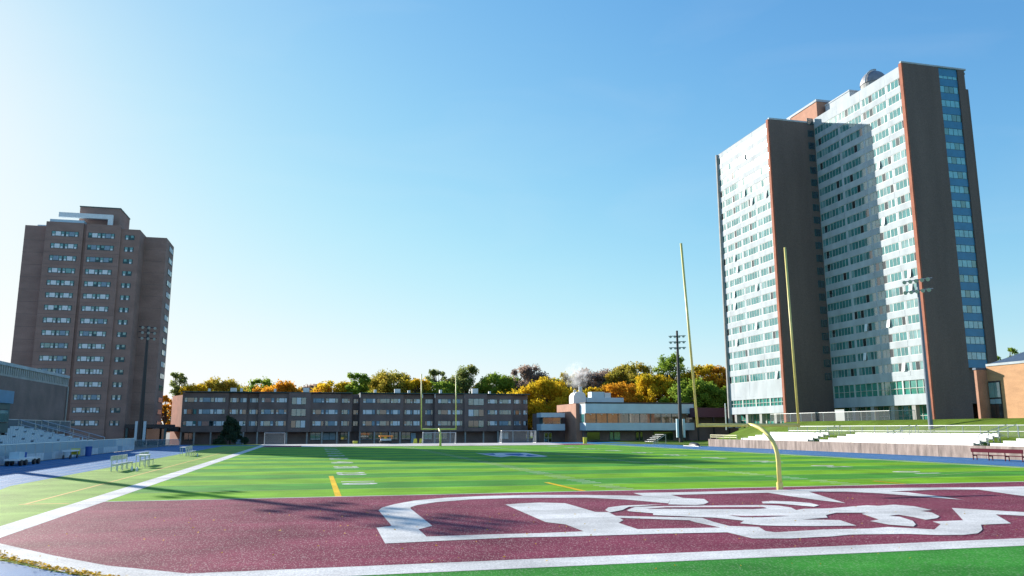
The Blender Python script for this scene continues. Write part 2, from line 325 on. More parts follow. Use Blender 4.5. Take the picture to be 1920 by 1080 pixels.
# --- end-zone emblem, painted on the turf
def px(pts): return [gnd(*p) for p in pts]
EM = [
 # big initial with its ring and foot bar
 [(722,1020.6),(705.7,990.7),(734.4,987.3),(709.9,958.1),(715.6,953),(739,946.4),(778,939.4),(835.4,934.2),(908,930.8),(999.5,928.7),(1106,929),(1205.4,930.8),(1258,936),(1253,944.7),(1220,941.8),(1172,937.5),(1100,933.9),(960,934.7),(882,937.3),(817,942.5),(781,948.2),(769.8,952.4),(770,955),(810.7,987.3),(784.6,993.8),(800,1007.6),(908,1003.7),(1012.5,1001),(1094.5,997.7),(1094.5,1006.8),(960,1009.4),(830,1015.4)],
 [(947.4,947.2),(973.4,945.1),(1012.5,943.3),(1059.4,944.6),(1072.4,948.2),(1116.7,961.3),(1140,961.3),(1155,968.6),(1168.8,976.5),(1160,981.8),(1195.8,993.8),(1235,993),(1235,1002.4),(1086,1006.9),(1084,998.2),(1094.5,997.7),(1060.7,984.7),(1023,980.3)],
 # foot bar going on to the right hook
 [(1220,993.2),(1351.6,990.7),(1303.6,980.6),(1291.7,977),(1157.5,972.2),(1155,968.6),(1315.6,972.2),(1339.6,980.6),(1368,987.8),(1423,989.7),(1435.4,997.4),(1454.6,999.8),(1541.5,994.5),(1627.7,992.6),(1666,989.7),(1752,994.5),(1764,984.2),(1748.7,979.4),(1806,977),(1784.6,953.8),(1920,961.5),(1990,965),(1990,972),(1920,968.6),(1867,965.8),(1896,983),(1839.7,985.4),(1842,995),(1833.7,1001.7),(1807,1004.6),(1759.5,1005),(1699.6,1002.7),(1596.6,1004),(1560,1007.5),(1483,1011.3),(1411,1011.3),(1363.5,999.8),(1220,1002.7)],
 # upper band with its spikes
 [(1258,936),(1205.4,930.8),(1187.4,925.5),(1267.7,924.3),(1363.5,922),(1459,919.5),(1579.8,917),(1668,916),(1759.5,915.2),(1833.7,914.7),(1920,913),(1990,912),(1990,935),(1920,931.5),(1879,925.5),(1833.7,919),(1759,919),(1668,922.6),(1704,924.3),(1759.5,931.5),(1805,938.2),(1711.6,931),(1651.7,926.2),(1587,923),(1516.3,923),(1532,928),(1585.8,944.7),(1532,938.7),(1481,931.5),(1440,925),(1339.6,927.2),(1258,929.1),(1282,935.1),(1320.4,936.8),(1328.8,942.8),(1320,947),(1303.6,948.3),(1253,947)],
 # head
 [(1175.5,957.9),(1191,951.9),(1248.5,950.2),(1315.6,949.6),(1430.6,948.3),(1459.4,949.5),(1483.3,953),(1493,957.9),(1507,955.5),(1555.8,954.7),(1625.3,948.8),(1646.9,950),(1675.6,947.6),(1714,950.7),(1747.5,957.9),(1726,959.5),(1747.5,962.7),(1761.9,969.8),(1757,973.4),(1735.5,976.3),(1711.6,971),(1685,966.7),(1666,969),(1687.6,970.6),(1711.6,978.2),(1717.5,985.4),(1712.8,989),(1666,985.4),(1631.3,978.7),(1648,975.8),(1615.7,965),(1625,963),(1567.8,963),(1548.6,967.4),(1552,972.2),(1503,975.8),(1575,977),(1606,987.3),(1531.9,988.3),(1460,987.8),(1428,986.8),(1387.5,983),(1394.7,978.2),(1339.6,972.2),(1224.6,967.4),(1224.6,963.9),(1179,960.3)],
 [(1134.7,957.9),(1140.7,953),(1167,949.5),(1200.6,948.3),(1243,947.5),(1179,951.9),(1167,957.9),(1143,962.7)],
 [(1428,942.3),(1447.4,940.6),(1483,941.8),(1519,944.7),(1536,949),(1526.5,951.9),(1495,949.0),(1459,945.9),(1430.6,945.4)],
]
emb = MB()
for i, p in enumerate(EM): emb.poly(px(p), 0.022 + 0.002*i)
emb = emb.build('end_zone_emblem', LW, field)
cut = MB()
for p in ([(1209,956.2),(1248.5,953.1),(1363.5,952.6),(1430.6,952.4),(1437.8,954.7),(1411,956.2),(1243.7,955.5)], [(1366,968.2),(1399.5,969.8),(1447.4,969.1),(1481,969.1),(1430.6,971.5),(1392,971.5)]):
    cut.poly(px(p), 0.040)
cut.build('emblem_slit', M['turf_maroon'], emb)
# --- midfield emblem in the tower's shade
mid = MB()
def mpoly(pts, z=0.018): mid.poly(px(pts), z)
mpoly([(891,849.5),(905,850.5),(935,849.3),(985,849.2),(1000,851.5),(1027,855.5),(1020,857),(985,857),(960,855),(940,857.5),(920,855)])
mid = mid.build('midfield_emblem', LW, field)
mc = MB()
for pts in ([(905,851.3),(925,850.6),(930,853.5),(918,853)], [(944,851.2),(975,850.6),(985,853.5),(972,855),(950,853)], [(990,852.4),(1010,855),(992,856),(985,854.5)]):
    mc.poly(px(pts), 0.024)
mc.build('emblem_slit', mat('blue turf paint', (0.03, 0.12, 0.35), 0.8), mid)

# ------------------------------------------------------------------ grass bank on the right
def sst(a, b, x):
    t = max(0, min(1, (x-a)/(b-a))); return t*t*(3-2*t)
def bank_h(x, y):
    x0 = 62.6 + 11.0*sst(112, 142, y) + 20.0*sst(146, 168, y)
    wd = 13 + 3*sst(112, 142, y)
    return 3.95*sst(x0, x0+wd, x) + 0.0
bx = [62.6, 63.6, 65] + [66.5+1.5*i for i in range(14)] + [95, 110, 140, 200, 300]
by = [-30, 0, 20] + [30+3*i for i in range(46)] + [175, 200, 300]
gm = MB(); nx = len(bx)
vs = [(x, y, bank_h(x, y)-0.03) for y in by for x in bx]
fs = [(j*nx+i, j*nx+i+1, (j+1)*nx+i+1, (j+1)*nx+i) for j in range(len(by)-1) for i in range(nx-1)]
gm._add(vs, fs); bank = gm.build('grass_bank', M['grass'], smooth=True); tag(bank, 'grassy bank and terrace behind the right bleachers', kind='structure')
# small tufted turf margin at the far right corner
cl = MB().poly([(52.5, 143), (76, 128), (84, 146), (76, 149), (54, 149)], 0.012).build('lawn_strip', M['grass']); tag(cl, 'lawn corner in front of the student centre', kind='structure')
#@@PART2
# ------------------------------------------------------------------ slab tower (right)
XA, XB, Y1, Y2, Y0, ZT, ZB = 91.86, 102.46, 143.0, 166.0, 115.5, 67.6, 3.9
slab = thing('slab_tower', 'tall white and brown slab tower of two offset blocks with a rooftop dome', 'tower', (103, 130, ZB))
box('wall', M['brick_dark'], slab, XA+0.35, 104, Y1+0.6, Y2-0.4, 7.0, ZT-0.2)            # wing core
box('wall', M['brick_dark'], slab, XB+0.35, 116.2, Y0+0.6, 163, 7.0, ZT+0.6)             # main core
ew = box('end_wall', M['brick_dark'], slab, XA-0.30, XB, Y1-0.25, Y1+0.6, ZB-1, ZT+0.1); tag(ew, 'brown brick end wall of the wing')
box('coping', M['white_panel'], slab, XA-0.34, XB+0.1, Y1-0.29, Y1+0.2, ZT+0.1, ZT+0.45)
box('edge_pier', M['brick_red'], slab, XA-0.62, XA-0.302, Y1-0.25, Y1+0.5, ZB-1, ZT+0.1)  # edge of the brown wall, its sunlit warmth put into redder brick
ew = box('end_wall', M['brick_dark'], slab, XB-0.30, 109.9, Y0-0.25, Y0+0.6, ZB-1, ZT+1.2); tag(ew, 'brown brick end wall of the front block')
box('edge_pier', M['brick_red'], slab, XB-0.62, XB-0.302, Y0-0.25, Y0+0.5, ZB-1, ZT+1.2)  # front block's wall edge, sunlit tone again put into the brick colour
box('coping', M['white_panel'], slab, XB-0.66, 116.0, Y0-0.29, Y0+0.2, ZT+1.2, ZT+1.5)
box('end_wall', M['brick_dark'], slab, 114.1, 115.6, Y0-0.25, Y0+0.6, ZB-1, ZT+1.15)
box('end_wall', M['brick_dark'], slab, 115.6, 119.6, Y0+3.2, Y0+22, ZB-1, ZT-0.7)
box('edge_pier', M['concrete'], slab, XA-0.5, XA+0.35, Y2-0.4, Y2, ZB-1, ZT)
# window tiers: 19 typical floors, sill to head
FH = 2.745; Z0W = 16.35
ZROWS = [Z0W + FH*i for i in range(19)]             # middles of the typical windows on the front block
ZMECH = 13.6
def facade_windows(x, ya, yb, bays, zrows, hw, zbase, zt, zoff=0.0):
    """ribbon windows on a wall that faces -X; bays listed from the near end"""
    meshes = {}
    R2 = random.Random(int(x*10))
    def variant(L, k, hgt):
        key = (round(L, 2), k, hgt)
        if key in meshes: return meshes[key]
        n = max(2, round(L/0.98)); pw = L/n
        fr = MB()
        fr.box(-0.03, 0.12, 0, L, -hgt/2, -hgt/2+0.06); fr.box(-0.01, 0.12, 0, L, hgt/2-0.06, hgt/2)
        for i in range(n+1):
            wv = 0.05 if i in (0, n) else (0.06 if (i+k) % 4 == 0 else 0.025)
            yy = min(max(i*pw, wv), L-wv); fr.box(0.0, 0.12, yy-wv, yy+wv, -hgt/2+0.07, hgt/2-0.07)
        pn = MB()
        for i in range(n):
            pn.cur = R2.choices([0, 1, 2], [0.70, 0.24, 0.06])[0]
            t = R2.gauss(0, 0.006); u = R2.gauss(0, 0.006)
            y_0, y_1 = i*pw, (i+1)*pw
            pn.quad((0.03+t, y_1, -hgt/2+.02), (0.03+t+u, y_0, -hgt/2+.02), (0.03-t+u, y_0, hgt/2-.02), (0.03-t, y_1, hgt/2-.02))
        meshes[key] = (fr.mesh('window', M['frame_light']), pn.mesh('pane', [M['glass'], M['glass_pale'], M['glass_dark']]))
        return meshes[key]
    for j, z in enumerate(zrows):
        y = ya
        for bi, L in enumerate(bays):
            fm, pm = variant(L, R2.randrange(5), hw)
            o = place('window', fm, (x, y, z+zoff), slab); place('pane', pm, (x, y, z+zoff), o)
            if R2.random() < 0.2 and not (bi == len(bays)-1):
                sy = y + 0.98*R2.randrange(1, max(2, int(L/0.98)-1))
                s = MB(); s.box(-0.03, 0.03, 0.04, 0.86, -hw+0.1, 0)
                q = place('open_sash', s.mesh('open_sash', M['blind']), (x-0.06, sy, z+zoff+hw/2-0.05), slab); q.rotation_euler.y = 0.16
            y += L
            if bi < len(bays)-1:
                box('pier', M['white_panel'], slab, x-0.02, x+0.3, y, y+0.45, z+zoff-hw/2, z+zoff+hw/2)
                y += 0.45
    zs = [zbase] + [z+zoff for z in zrows] + [None]
    for j in range(len(zs)-1):
        a = zs[j]+hw/2 if j > 0 else zs[0]
        b = zs[j+1]-hw/2 if zs[j+1] is not None else zt
        y = ya
        for bi, L in enumerate(bays):
            e = y + L + (0.45 if bi < len(bays)-1 else 0)
            box('spandrel', M['white_panel'], slab, x-0.06+R2.uniform(-0.012, 0.012), x+0.34, y+0.02, e-0.02, a+0.004, b-0.004)
            y = e
MB_BAYS = [4.0, 6.75, 6.75, 6.75]; used = sum(MB_BAYS)+0.45*3
MB_BAYS[-1] += (Y1-0.25) - (Y0+0.6) - used
facade_windows(XB, Y0+0.6, Y1-0.25, MB_BAYS, [ZMECH]+ZROWS, 1.58, 12.0, ZT+1.1)
WB = [6.2, 6.2, 6.2]; WB.append((Y2-0.4)-(Y1+0.6)-sum(WB)-0.45*3)
facade_windows(XA, Y1+0.6, Y2-0.4, WB, [ZMECH]+ZROWS, 1.58, 9.6, ZT-0.05)
# lower storeys of the front block: tall green glazing, spandrel, open ground floor on columns
def low_glazing(x, ya, yb, z0, z1, n, m, door=None):
    L = (yb-ya)/n
    for i in range(n):
        y = ya+i*L
        fr = MB(); fr.box(x-0.02, x+0.3, y, y+0.16, z0, z1); fr.box(x-0.02, x+0.3, y+L-0.16, y+L, z0, z1)
        for k in (1, 2, 3): fr.box(x+0.02, x+0.2, y+L*k/4-0.035, y+L*k/4+0.035, z0, z1)
        fr.box(x+0.02, x+0.2, y+0.16, y+L-0.16, z0+(z1-z0)*0.42, z0+(z1-z0)*0.42+0.07)
        o = fr.build('window', M['frame_light'], slab, base=(x, y, z0))
        MB().quad((x+0.15, y+L, z0), (x+0.15, y, z0), (x+0.15, y, z1), (x+0.15, y+L, z1)).build('pane', m, o)
low_glazing(XB, Y0+0.6, Y1-0.25, 8.75, 11.2, 4, M['glass_green'])
box('spandrel', M['white_panel'], slab, XB-0.06, XB+0.34, Y0+0.6, Y1-0.25, 11.2, 11.996)
box('spandrel', M['white_panel'], slab, XB-0.06, XB+3, Y0+0.6, Y1-0.25, 6.85, 8.745)
low_glazing(XA, Y1+0.6, Y2-0.4, 7.45, 9.0, 4, M['glass_green'])
box('spandrel', M['white_panel'], slab, XA-0.06, XA+0.34, Y1+0.6, Y2-0.4, 9.0, 9.596)
box('spandrel', M['white_panel'], slab, XA-0.06, XA+3, Y1+0.6, Y2-0.4, 5.9, 7.445)
low_glazing(XB+2.2, Y0+0.6, Y1-0.25, ZB-0.3, 6.85, 4, M['glass_green'])
low_glazing(XA+2.2, Y1+0.6, Y2-0.4, ZB-0.3, 5.9, 4, M['glass_green'])
for x, ys in ((XB, (120.6, 126.0, 131.5, 137)), (XA, (147.6, 153.2, 158.8, 163.6))):
    for y in ys: box('column', M['concrete'], slab, x+0.05, x+0.9, y-0.45, y+0.45, ZB-1, 6.85 if x == XB else 5.9)
# blue glazed strip on the front end wall and dark strip on the wing's end wall
for j in range(22):
    z = 13.9 + FH*(j-0)
    if z > ZT: break
    box('spandrel', M['panel_blue'], slab, 109.92, 114.08, Y0-0.05, Y0+0.5, z-0.75, z+0.62)
    f = box('window', M['frame_teal'], slab, 109.92, 114.08, Y0+0.02, Y0+0.5, z+0.622, z+FH-0.752)
    for q in range(4):
        mm = M['glass_blue'] if RND.random() < 0.75 else M['glass']
        box('pane', mm, f, 110.05+q*1.01, 110.96+q*1.01, Y0-0.02, Y0+0.05, z+0.70, z+FH-0.82)
box('spandrel', M['panel_blue'], slab, 109.92, 114.08, Y0-0.05, Y0+0.5, ZT-0.3, ZT+1.19)
for j in range(21):
    z = 12.4 + FH*j
    f = box('window', M['frame_teal'], slab, 100.7, 102.2, Y1-0.30, Y1-0.252, z, z+1.5)
    box('pane', M['glass_dark'], f, 100.85, 102.05, Y1-0.33, Y1-0.301, z+0.12, z+1.38)
# roofs, penthouses, dome
box('roof', M['roof'], slab, XA, XB+0.3, Y1+0.2, Y2, ZT-0.2, ZT+0.05)
box('roof', M['roof'], slab, XB, 116.2, Y0+0.2, 163, ZT+0.6, ZT+1.0)
ph = box('penthouse', M['brick_pink'], slab, 104.96, 112, 144.9, 156, ZT+0.4, 73.9); box('coping', M['white_panel'], ph, 104.8, 112.2, 144.7, 156.2, 73.9, 74.4)
ph = box('penthouse', M['white_panel'], slab, 106.5, 114, 135.8, 144, ZT+1, 72.6); box('coping', M['white_panel'], ph, 106.4, 114.1, 135.7, 144.1, 72.6, 72.9)
# observatory dome
dc = (109.2, 131.6); dome = MB()
dome.tube([(dc[0], dc[1], ZT+1), (dc[0], dc[1], 72.4)], 2.55, 24)
dm = dome.build('dome_drum', M['concrete'], slab)
d2 = MB(); rings = 8; nseg = 28
vs = []; fs = []
for i in range(rings+1):
    a = math.pi/2*i/rings; r = 2.65*math.cos(a)+0.01; z = 72.4 + 2.9*math.sin(a)
    for k in range(nseg): t = 2*math.pi*k/nseg; vs.append((dc[0]+r*math.cos(t), dc[1]+r*math.sin(t), z))
for i in range(rings):
    for k in range(nseg): fs.append((i*nseg+k, i*nseg+(k+1) % nseg, (i+1)*nseg+(k+1) % nseg, (i+1)*nseg+k))
d2._add(vs, fs); dsh = d2.build('dome_shell', mat('weathered metal dome', (0.28, 0.28, 0.30), 0.5, metal=0.3, var=0.2, vscale=1), slab)
rb = MB(); pts = []
for i in range(9):
    a = math.pi/2*i/8; pts.append((dc[0]-2.72*math.cos(a), dc[1]-0.9, 72.4+2.95*math.sin(a)))
rb.tube(pts, 0.16, 6); rb.build('dome_rib', M['white_panel'], dsh)
an = MB(); an.tube([(101.5, 150, ZT), (101.5, 150, ZT+4.2)], 0.05, 5); an.tube([(101.0, 150, ZT+3.2), (102, 150, ZT+3.2)], 0.04, 5); an.tube([(101.1, 150, ZT+3.8), (101.9, 150, ZT+3.8)], 0.04, 5)
an.build('antenna', M['galv'], slab)

# ------------------------------------------------------------------ brick apartment tower (left)
TY = 180.0
bt = thing('brick_tower', 'brown brick apartment tower of sixteen floors behind the left bleachers', 'tower', (-46, 186, -0.6))
box('wall', M['brick'], bt, -60.5, -56.1, TY+1.5, TY+16, -0.6, 45.2)
box('wall', M['brick'], bt, -56.1, -48.95, TY, TY+16, -0.6, 45.9)
box('wall', M['brick'], bt, -48.95, -48.35, TY+0.5, TY+16, -0.6, 45.8)
box('wall', M['brick'], bt, -48.35, -41.65, TY, TY+16, -0.6, 45.8)
box('wall', M['brick'], bt, -41.65, -38.0, TY+0.5, TY+16, -0.6, 45.2)
box('wall', M['brick'], bt, -38.0, -33.5, TY+5.74, TY+15.1, -0.6, 44.9)
TZ = [43.37-2.612*i for i in range(16)]
for z in TZ[::1]:
    box('floor_band', M['brick_low'], bt, -60.52, -56.1, TY+1.48, TY+1.6, z-1.33, z-1.25)
    box('floor_band', M['brick_low'], bt, -56.08, -48.97, TY-0.02, TY+0.1, z-1.33, z-1.25)
    box('floor_band', M['brick_low'], bt, -48.33, -41.67, TY-0.02, TY+0.1, z-1.33, z-1.25)
    box('floor_band', M['brick_low'], bt, -37.98, -33.48, TY+5.72, TY+5.8, z-1.33, z-1.25)
fw = MB().box(-1.28, 1.28, -0.04, 0.05, -0.55, 0.55).mesh('window', M['frame_teal'])
fs_ = MB().box(-0.95, 0.95, -0.04, 0.05, -0.50, 0.50).mesh('window', M['frame_teal'])
pc = {k: MB().box(-0.50, 0.50, -0.02, 0.03, -0.44, 0.46).mesh('pane', M[k]) for k in ('blind', 'blind_blue', 'glass')}
ph2 = {k: MB().box(-0.22, 0.22, -0.02, 0.03, -0.44, 0.46).mesh('pane', M[k]) for k in ('blind', 'blind_blue', 'glass')}
ps = MB().box(-0.26, 0.26, -0.02, 0.03, -0.08, 0.42).mesh('pane', M['glass'])
pl = MB().box(-0.21, 0.21, -0.03, 0.03, -0.2, 0.2).mesh('vent_panel', M['blind'])
RT = random.Random(3)
for fi, z in enumerate(TZ):
    for xc in (-53.66, -51.05, -46.65, -44.07):
        f = place('window', fw, (xc, TY, z), bt)
        kind = RT.choices(['blind', 'blind_blue', 'glass'], [0.62, 0.28, 0.10])[0]
        if RT.random() < 0.12 and fi > 10:
            for dx in (-0.3, 0.3): place('pane', ph2[kind], (xc+dx, TY-0.04, z), f)
        else: place('pane', pc[kind], (xc, TY-0.04, z), f)
        for sx in (-1, 1):
            place('pane', ps, (xc+sx*0.87, TY-0.04, z+0.04), f)
            if RT.random() < 0.92: place('vent_panel', pl, (xc+sx*0.87, TY-0.045, z-0.29), f)
    f = place('window', fs_, (-39.95, TY+0.5, z), bt)
    for sx in (-1, 1):
        place('pane', ps, (-39.95+sx*0.5, TY+0.46, z+0.04), f)
        if RT.random() < 0.8: place('vent_panel', pl, (-39.95+sx*0.5, TY+0.455, z-0.27), f)
    # side windows on the right flank
    sb = MB().box(-33.5, -33.42, TY+9.3, TY+14.0, z-0.75, z+0.55).build('window', M['frame_teal'], bt, base=(-33.5, TY+11.6, z))
    for q in range(3):
        mm = M['blind'] if (RT.random() < 0.8 and fi < 11) else M['glass']
        box('pane', mm, sb, -33.42, -33.38, TY+9.5+q*1.5, TY+10.5+q*1.5, z-0.6, z+0.4)
pt = box('penthouse', M['brick'], bt, -50.8, -42.8, TY+3, TY+12, 45.6, 50.2); box('coping', M['frame_teal'], pt, -50.9, -42.7, TY+2.9, TY+12.1, 50.2, 50.4)
fr = MB(); fr.box(-54.3, -43.8, TY+1.2, TY+1.9, 47.35, 48.35); fr.box(-44.7, -43.8, TY+1.2, TY+1.9, 45.8, 47.35)
fr.build('roof_frame', M['blind'], bt)
box('roof_unit', M['blue_white'], bt, -55.8, -49.2, TY+1.0, TY+5, 45.8, 46.7)
box('roof_unit', M['blue_white'], bt, -59.0, -56.5, TY+4, TY+7, 45.2, 46.0)
# entrance under the tower's right end
en = box('entrance_canopy', M['dark_metal'], bt, -37.0, -29.0, TY-4, TY+5.7, 3.2, 3.9)
for x in (-36.6, -33.4, -29.4): box('column', M['frame_teal'], bt, x-0.2, x+0.2, TY-3.8, TY-3.4, -0.6, 3.2)
box('door', M['glass_dark'], bt, -35.5, -31.0, TY+5.6, TY+5.7, -0.6, 3.0)

# ------------------------------------------------------------------ long brick residence
LY = 195.0; LZ = 11.15; GZ = -0.6
lb = thing('long_residence', 'long four storey brown brick residence across the far end of the field', 'building', (10, 199, -0.6))
def lx(p): return atY(p, 780, LY)[0]
BAYS = [  # px from, px to, setback, kind, windows
 (340, 427, 0.0, 'w', [(344, 368), (372, 400), (401, 421)]), (427, 462, 0.8, 'w', [(430, 446), (449, 461)]), (462, 484, 1.3, 'w', [(467, 483)]),
 (484, 540, 0.0, 'w', [(489, 513), (517, 537)]), (540, 582, -0.5, 's', [(546, 573)]), (582, 638, 0.0, 'w', [(586, 607), (610, 633)]),
 (638, 660, 0.8, 'w', [(640, 655)]), (660, 674, 3.0, 'w', [(662, 671)]), (674, 756, 0.0, 'w', [(680, 703), (706, 730), (732, 750)]),
 (756, 789, 0.8, 'w', [(758, 773), (775, 787)]), (789, 815, 1.3, 'w', [(797, 811)]), (815, 870, 0.0, 'w', [(821, 845), (848, 867)]),
 (870, 912, -0.5, 's', [(878, 907)]), (912, 962, 0.0, 'w', [(914, 932), (936, 958)]), (962, 980, 0.8, 'w', [(963, 976)]), (980, 992, 1.4, 'w', [(981, 989)])]
ROWS = [(9.0, 10.06), (6.30, 7.42), (3.62, 4.76)]
RL = random.Random(11)
unit = {}
def pane_set(f, x0, x1, z0, z1, y, kinds=None):
    n = 3 if x1-x0 > 1.6 else 2
    ws = [0.24, 0.52, 0.24] if n == 3 else [0.62, 0.38]
    if n == 2 and RL.random() < 0.5: ws = ws[::-1]
    x = x0
    for i, wv in enumerate(ws):
        big = wv > 0.4
        k = RL.choices(['blind', 'blind_blue', 'glass', 'glass_dark', 'blind_warm'], [0.50, 0.2, 0.18, 0.09, 0.03] if big else [0.16, 0.17, 0.5, 0.17, 0])[0]
        a, b = x+0.05, x+wv*(x1-x0)-0.05
        box('pane', M[k], f, a, b, y-0.09, y-0.04, z0+0.06, z1-0.06)
        if not big and RL.random() < 0.6: box('vent_panel', M['blind'], f, a+0.04, b-0.04, y-0.11, y-0.091, z0+0.1, z0+0.42)
        x += wv*(x1-x0)
for (p0, p1, sb, kind, wins) in BAYS:
    x0, x1 = lx(p0), lx(p1); y = LY+sb
    box('wall', M['brick_low'], lb, x0, x1, y, LY+12, 2.25, LZ + (0.12 if kind == 's' else 0))
    for ri, (z0, z1) in enumerate(ROWS):
        for (a, b) in wins:
            s = LY/(LY); wx0, wx1 = lx(a)*(y/LY), lx(b)*(y/LY)
            wx0 = max(wx0, x0+0.12); wx1 = min(wx1, x1-0.12)
            if kind == 's': zz0, zz1 = z0-0.45, z1+0.15
            else: zz0, zz1 = z0, z1
            f = box('window', M['frame_teal'], lb, wx0, wx1, y-0.05, y+0.05, zz0, zz1)
            if kind == 's':
                n = 3
                for q in range(n):
                    aa = wx0+(wx1-wx0)*q/n+0.05; bb = wx0+(wx1-wx0)*(q+1)/n-0.05
                    box('pane', M[RL.choice(['glass', 'glass_pale', 'glass_dark', 'blind'])], f, aa, bb, y-0.09, y-0.04, zz0+0.08, zz1-0.08)
            else: pane_set(f, wx0, wx1, zz0, zz1, y)
    # recessed ground floor
    box('wall', M['brick_low'], lb, x0, x1, LY+2.2+max(sb, 0)*0.5, LY+12, GZ, 2.245)
for p in (341, 366, 397, 458, 484, 539, 577, 605, 633, 655, 676, 703, 732, 751, 794, 816, 845, 873, 907, 934, 962, 990):
    x = lx(p); box('column', M['concrete'], lb, x-0.16, x+0.16, LY+0.1, LY+0.42, GZ, 2.245)
for (a, b, k) in ((583, 603, 'glass'), (607, 631, 'blind_blue'), (640, 654, 'glass_dark'), (678, 701, 'glass_dark'), (705, 730, 'glass_dark'), (735, 749, 'glass_dark'), (755, 772, 'glass_dark'),
                  (798, 813, 'glass'), (820, 843, 'glass_dark'), (940, 957, 'blind'), (345, 362, 'glass_dark'), (545, 570, 'brick_low')):
    if k == 'brick_low': continue
    x0, x1 = lx(a), lx(b); f = box('window', M['frame_teal'], lb, x0, x1, LY+2.05, LY+2.19, 0.3, 2.1)
    for q in range(2): box('pane', M[k], f, x0+(x1-x0)*q/2+0.06, x0+(x1-x0)*(q+1)/2-0.06, LY+2.0, LY+2.05, 0.38, 2.02)
for (a, b) in ((444, 454), (773, 782)):
    d = box('door', M['blind_blue'], lb, lx(a), lx(b), LY+1.95, LY+2.15, GZ, 1.9); box('handle', M['dark_metal'], d, lx(b)-0.25, lx(b)-0.15, LY+1.88, LY+1.95, 0.45, 0.6)
box('coping', M['frame_teal'], lb, lx(339), lx(660), LY-0.62, LY+11, LZ+0.13, LZ+0.30)
box('coping', M['frame_teal'], lb, lx(674), lx(993), LY-0.62, LY+11, LZ+0.13, LZ+0.30)
for (p, wd, hh) in ((388, .5, .7), (434, 1.3, .9), (449, .5, .9), (513, .5, .8), (572, 1.4, 1.1), (703, .6, .8), (745, 1.4, 1.0), (767, .6, .7), (827, .6, .9), (892, 1.5, 1.3), (920, .5, .6)):
    x = lx(p); box('roof_vent', M['white_paint'], lb, x-wd/2, x+wd/2, LY+1.0, LY+1.8, LZ+0.30, LZ+0.30+hh)
for p in (675, 792, 815.5, 871): # sunlit party-wall caps
    x = lx(p); box('parapet_cap', M['white_paint'], lb, x-0.16, x+0.02, LY-0.3, LY+0.7, LZ-0.85, LZ+0.10)
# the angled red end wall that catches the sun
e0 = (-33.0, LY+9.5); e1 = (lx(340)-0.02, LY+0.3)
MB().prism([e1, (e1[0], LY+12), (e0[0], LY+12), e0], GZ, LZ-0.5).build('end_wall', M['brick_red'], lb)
lk = box('link_porch', M['dark_metal'], lb, -36.5, -29.7, LY-1.5, LY+6, 2.4, 3.5)
for x in (-36.0, -32.6): box('column', M['frame_teal'], lb, x-0.15, x+0.15, LY-1.3, LY-1.0, GZ, 2.4)

# ------------------------------------------------------------------ student centre
SX, SY = 60.3, 175.0; SE = 87.4
sc = thing('student_centre', 'low building with pale fascia bands, ribbon window and pink brick flank', 'building', (72, 181, -0.6))
box('wall', M['brick_pink'], sc, SX-0.9, SE+1.6, SY+4.2, SY+19.5, -0.6, 8.65)
box('fascia', M['blue_white'], sc, SX, SE, SY, SY+4.2, 6.30, 8.52)
box('roof', M['dark_metal'], sc, SX-0.05, SE+0.1, SY-0.05, SY+4.25, 8.52, 8.85)
box('fascia', M['blue_white'], sc, SX, SE, SY, SY+4.2, 2.43, 4.12)
n = 10; L = (SE-SX-0.2)/n
for i in range(n):
    x = SX+0.1+i*L
    f = MB().box(x, x+0.08, SY+0.6, SY+0.75, 4.12, 6.30); f.box(x+L-0.08, x+L, SY+0.6, SY+0.75, 4.12, 6.30)
    f = f.build('window', M['frame_teal'], sc, base=(x, SY+0.6, 4.12))
    for q in range(2):
        box('pane', glass('amber glass', (0.22, 0.13, 0.08), refl=0.3, var=0.6) if i > 3 else glass('brown glass', (0.10, 0.08, 0.05), refl=0.3, var=0.6), f, x+0.08+q*(L-0.16)/2+0.03*q, x+0.08+(q+1)*(L-0.16)/2, SY+0.66, SY+0.7, 4.12, 6.30)
    box('ceiling_light', M['white_paint'], f, x+L*0.42, x+L*0.58, SY+0.60, SY+0.655, 5.98, 6.14)
f = box('window', M['frame_light'], sc, SX+0.02, SX+0.12, SY+0.8, SY+4.1, 4.12, 6.30)
box('pane', M['glass'], f, SX-0.02, SX+0.02, SY+1.0, SY+3.8, 4.25, 6.15)
box('wall', M['brick_low'], sc, SX+0.5, SE-0.5, SY+3.0, SY+4.2, -0.6, 2.43)
for (a, b, k) in ((1100, 1125, 'glass_dark'), (1143, 1150, 'glass'), (1151, 1163, 'glass'), (1192, 1198, 'glass_dark'), (1200, 1205, 'glass_dark'), (1225, 1262, 'glass_dark')):
    x0, x1 = atY(a, 815, SY+2.9)[0], atY(b, 815, SY+2.9)[0]
    f = box('window', M['frame_teal'], sc, x0, x1, SY+2.9, SY+3.0, 0.1, 2.1); box('pane', M[k], f, x0+0.08, x1-0.08, SY+2.85, SY+2.9, 0.2, 2.0)
# porch block with two fascias and a pair of doors
box('wall', M['brick_low'], sc, 52.9, SX-0.9, 188, 194, -0.6, 6.5)
box('fascia', M['blue_white'], sc, 52.3, 58.2, 184, 188, 5.52, 6.57)
box('fascia', M['blue_white'], sc, 52.3, 58.2, 184, 188, 2.43, 3.95)
f = box('window', M['frame_teal'], sc, 53.0, 57.8, 185.4, 188, 3.95, 5.52); box('pane', M['glass_dark'], f, 53.1, 57.7, 185.3, 185.4, 4.0, 5.45)
for x in (54.1, 55.1):
    d = box('door', M['frame_light'], sc, x, x+0.95, 187.8, 188, -0.5, 1.9); box('pane', M['glass_dark'], d, x+0.1, x+0.85, 187.75, 187.8, -0.35, 0.6); box('pane', M['glass_dark'], d, x+0.1, x+0.85, 187.75, 187.8, 0.72, 1.78)
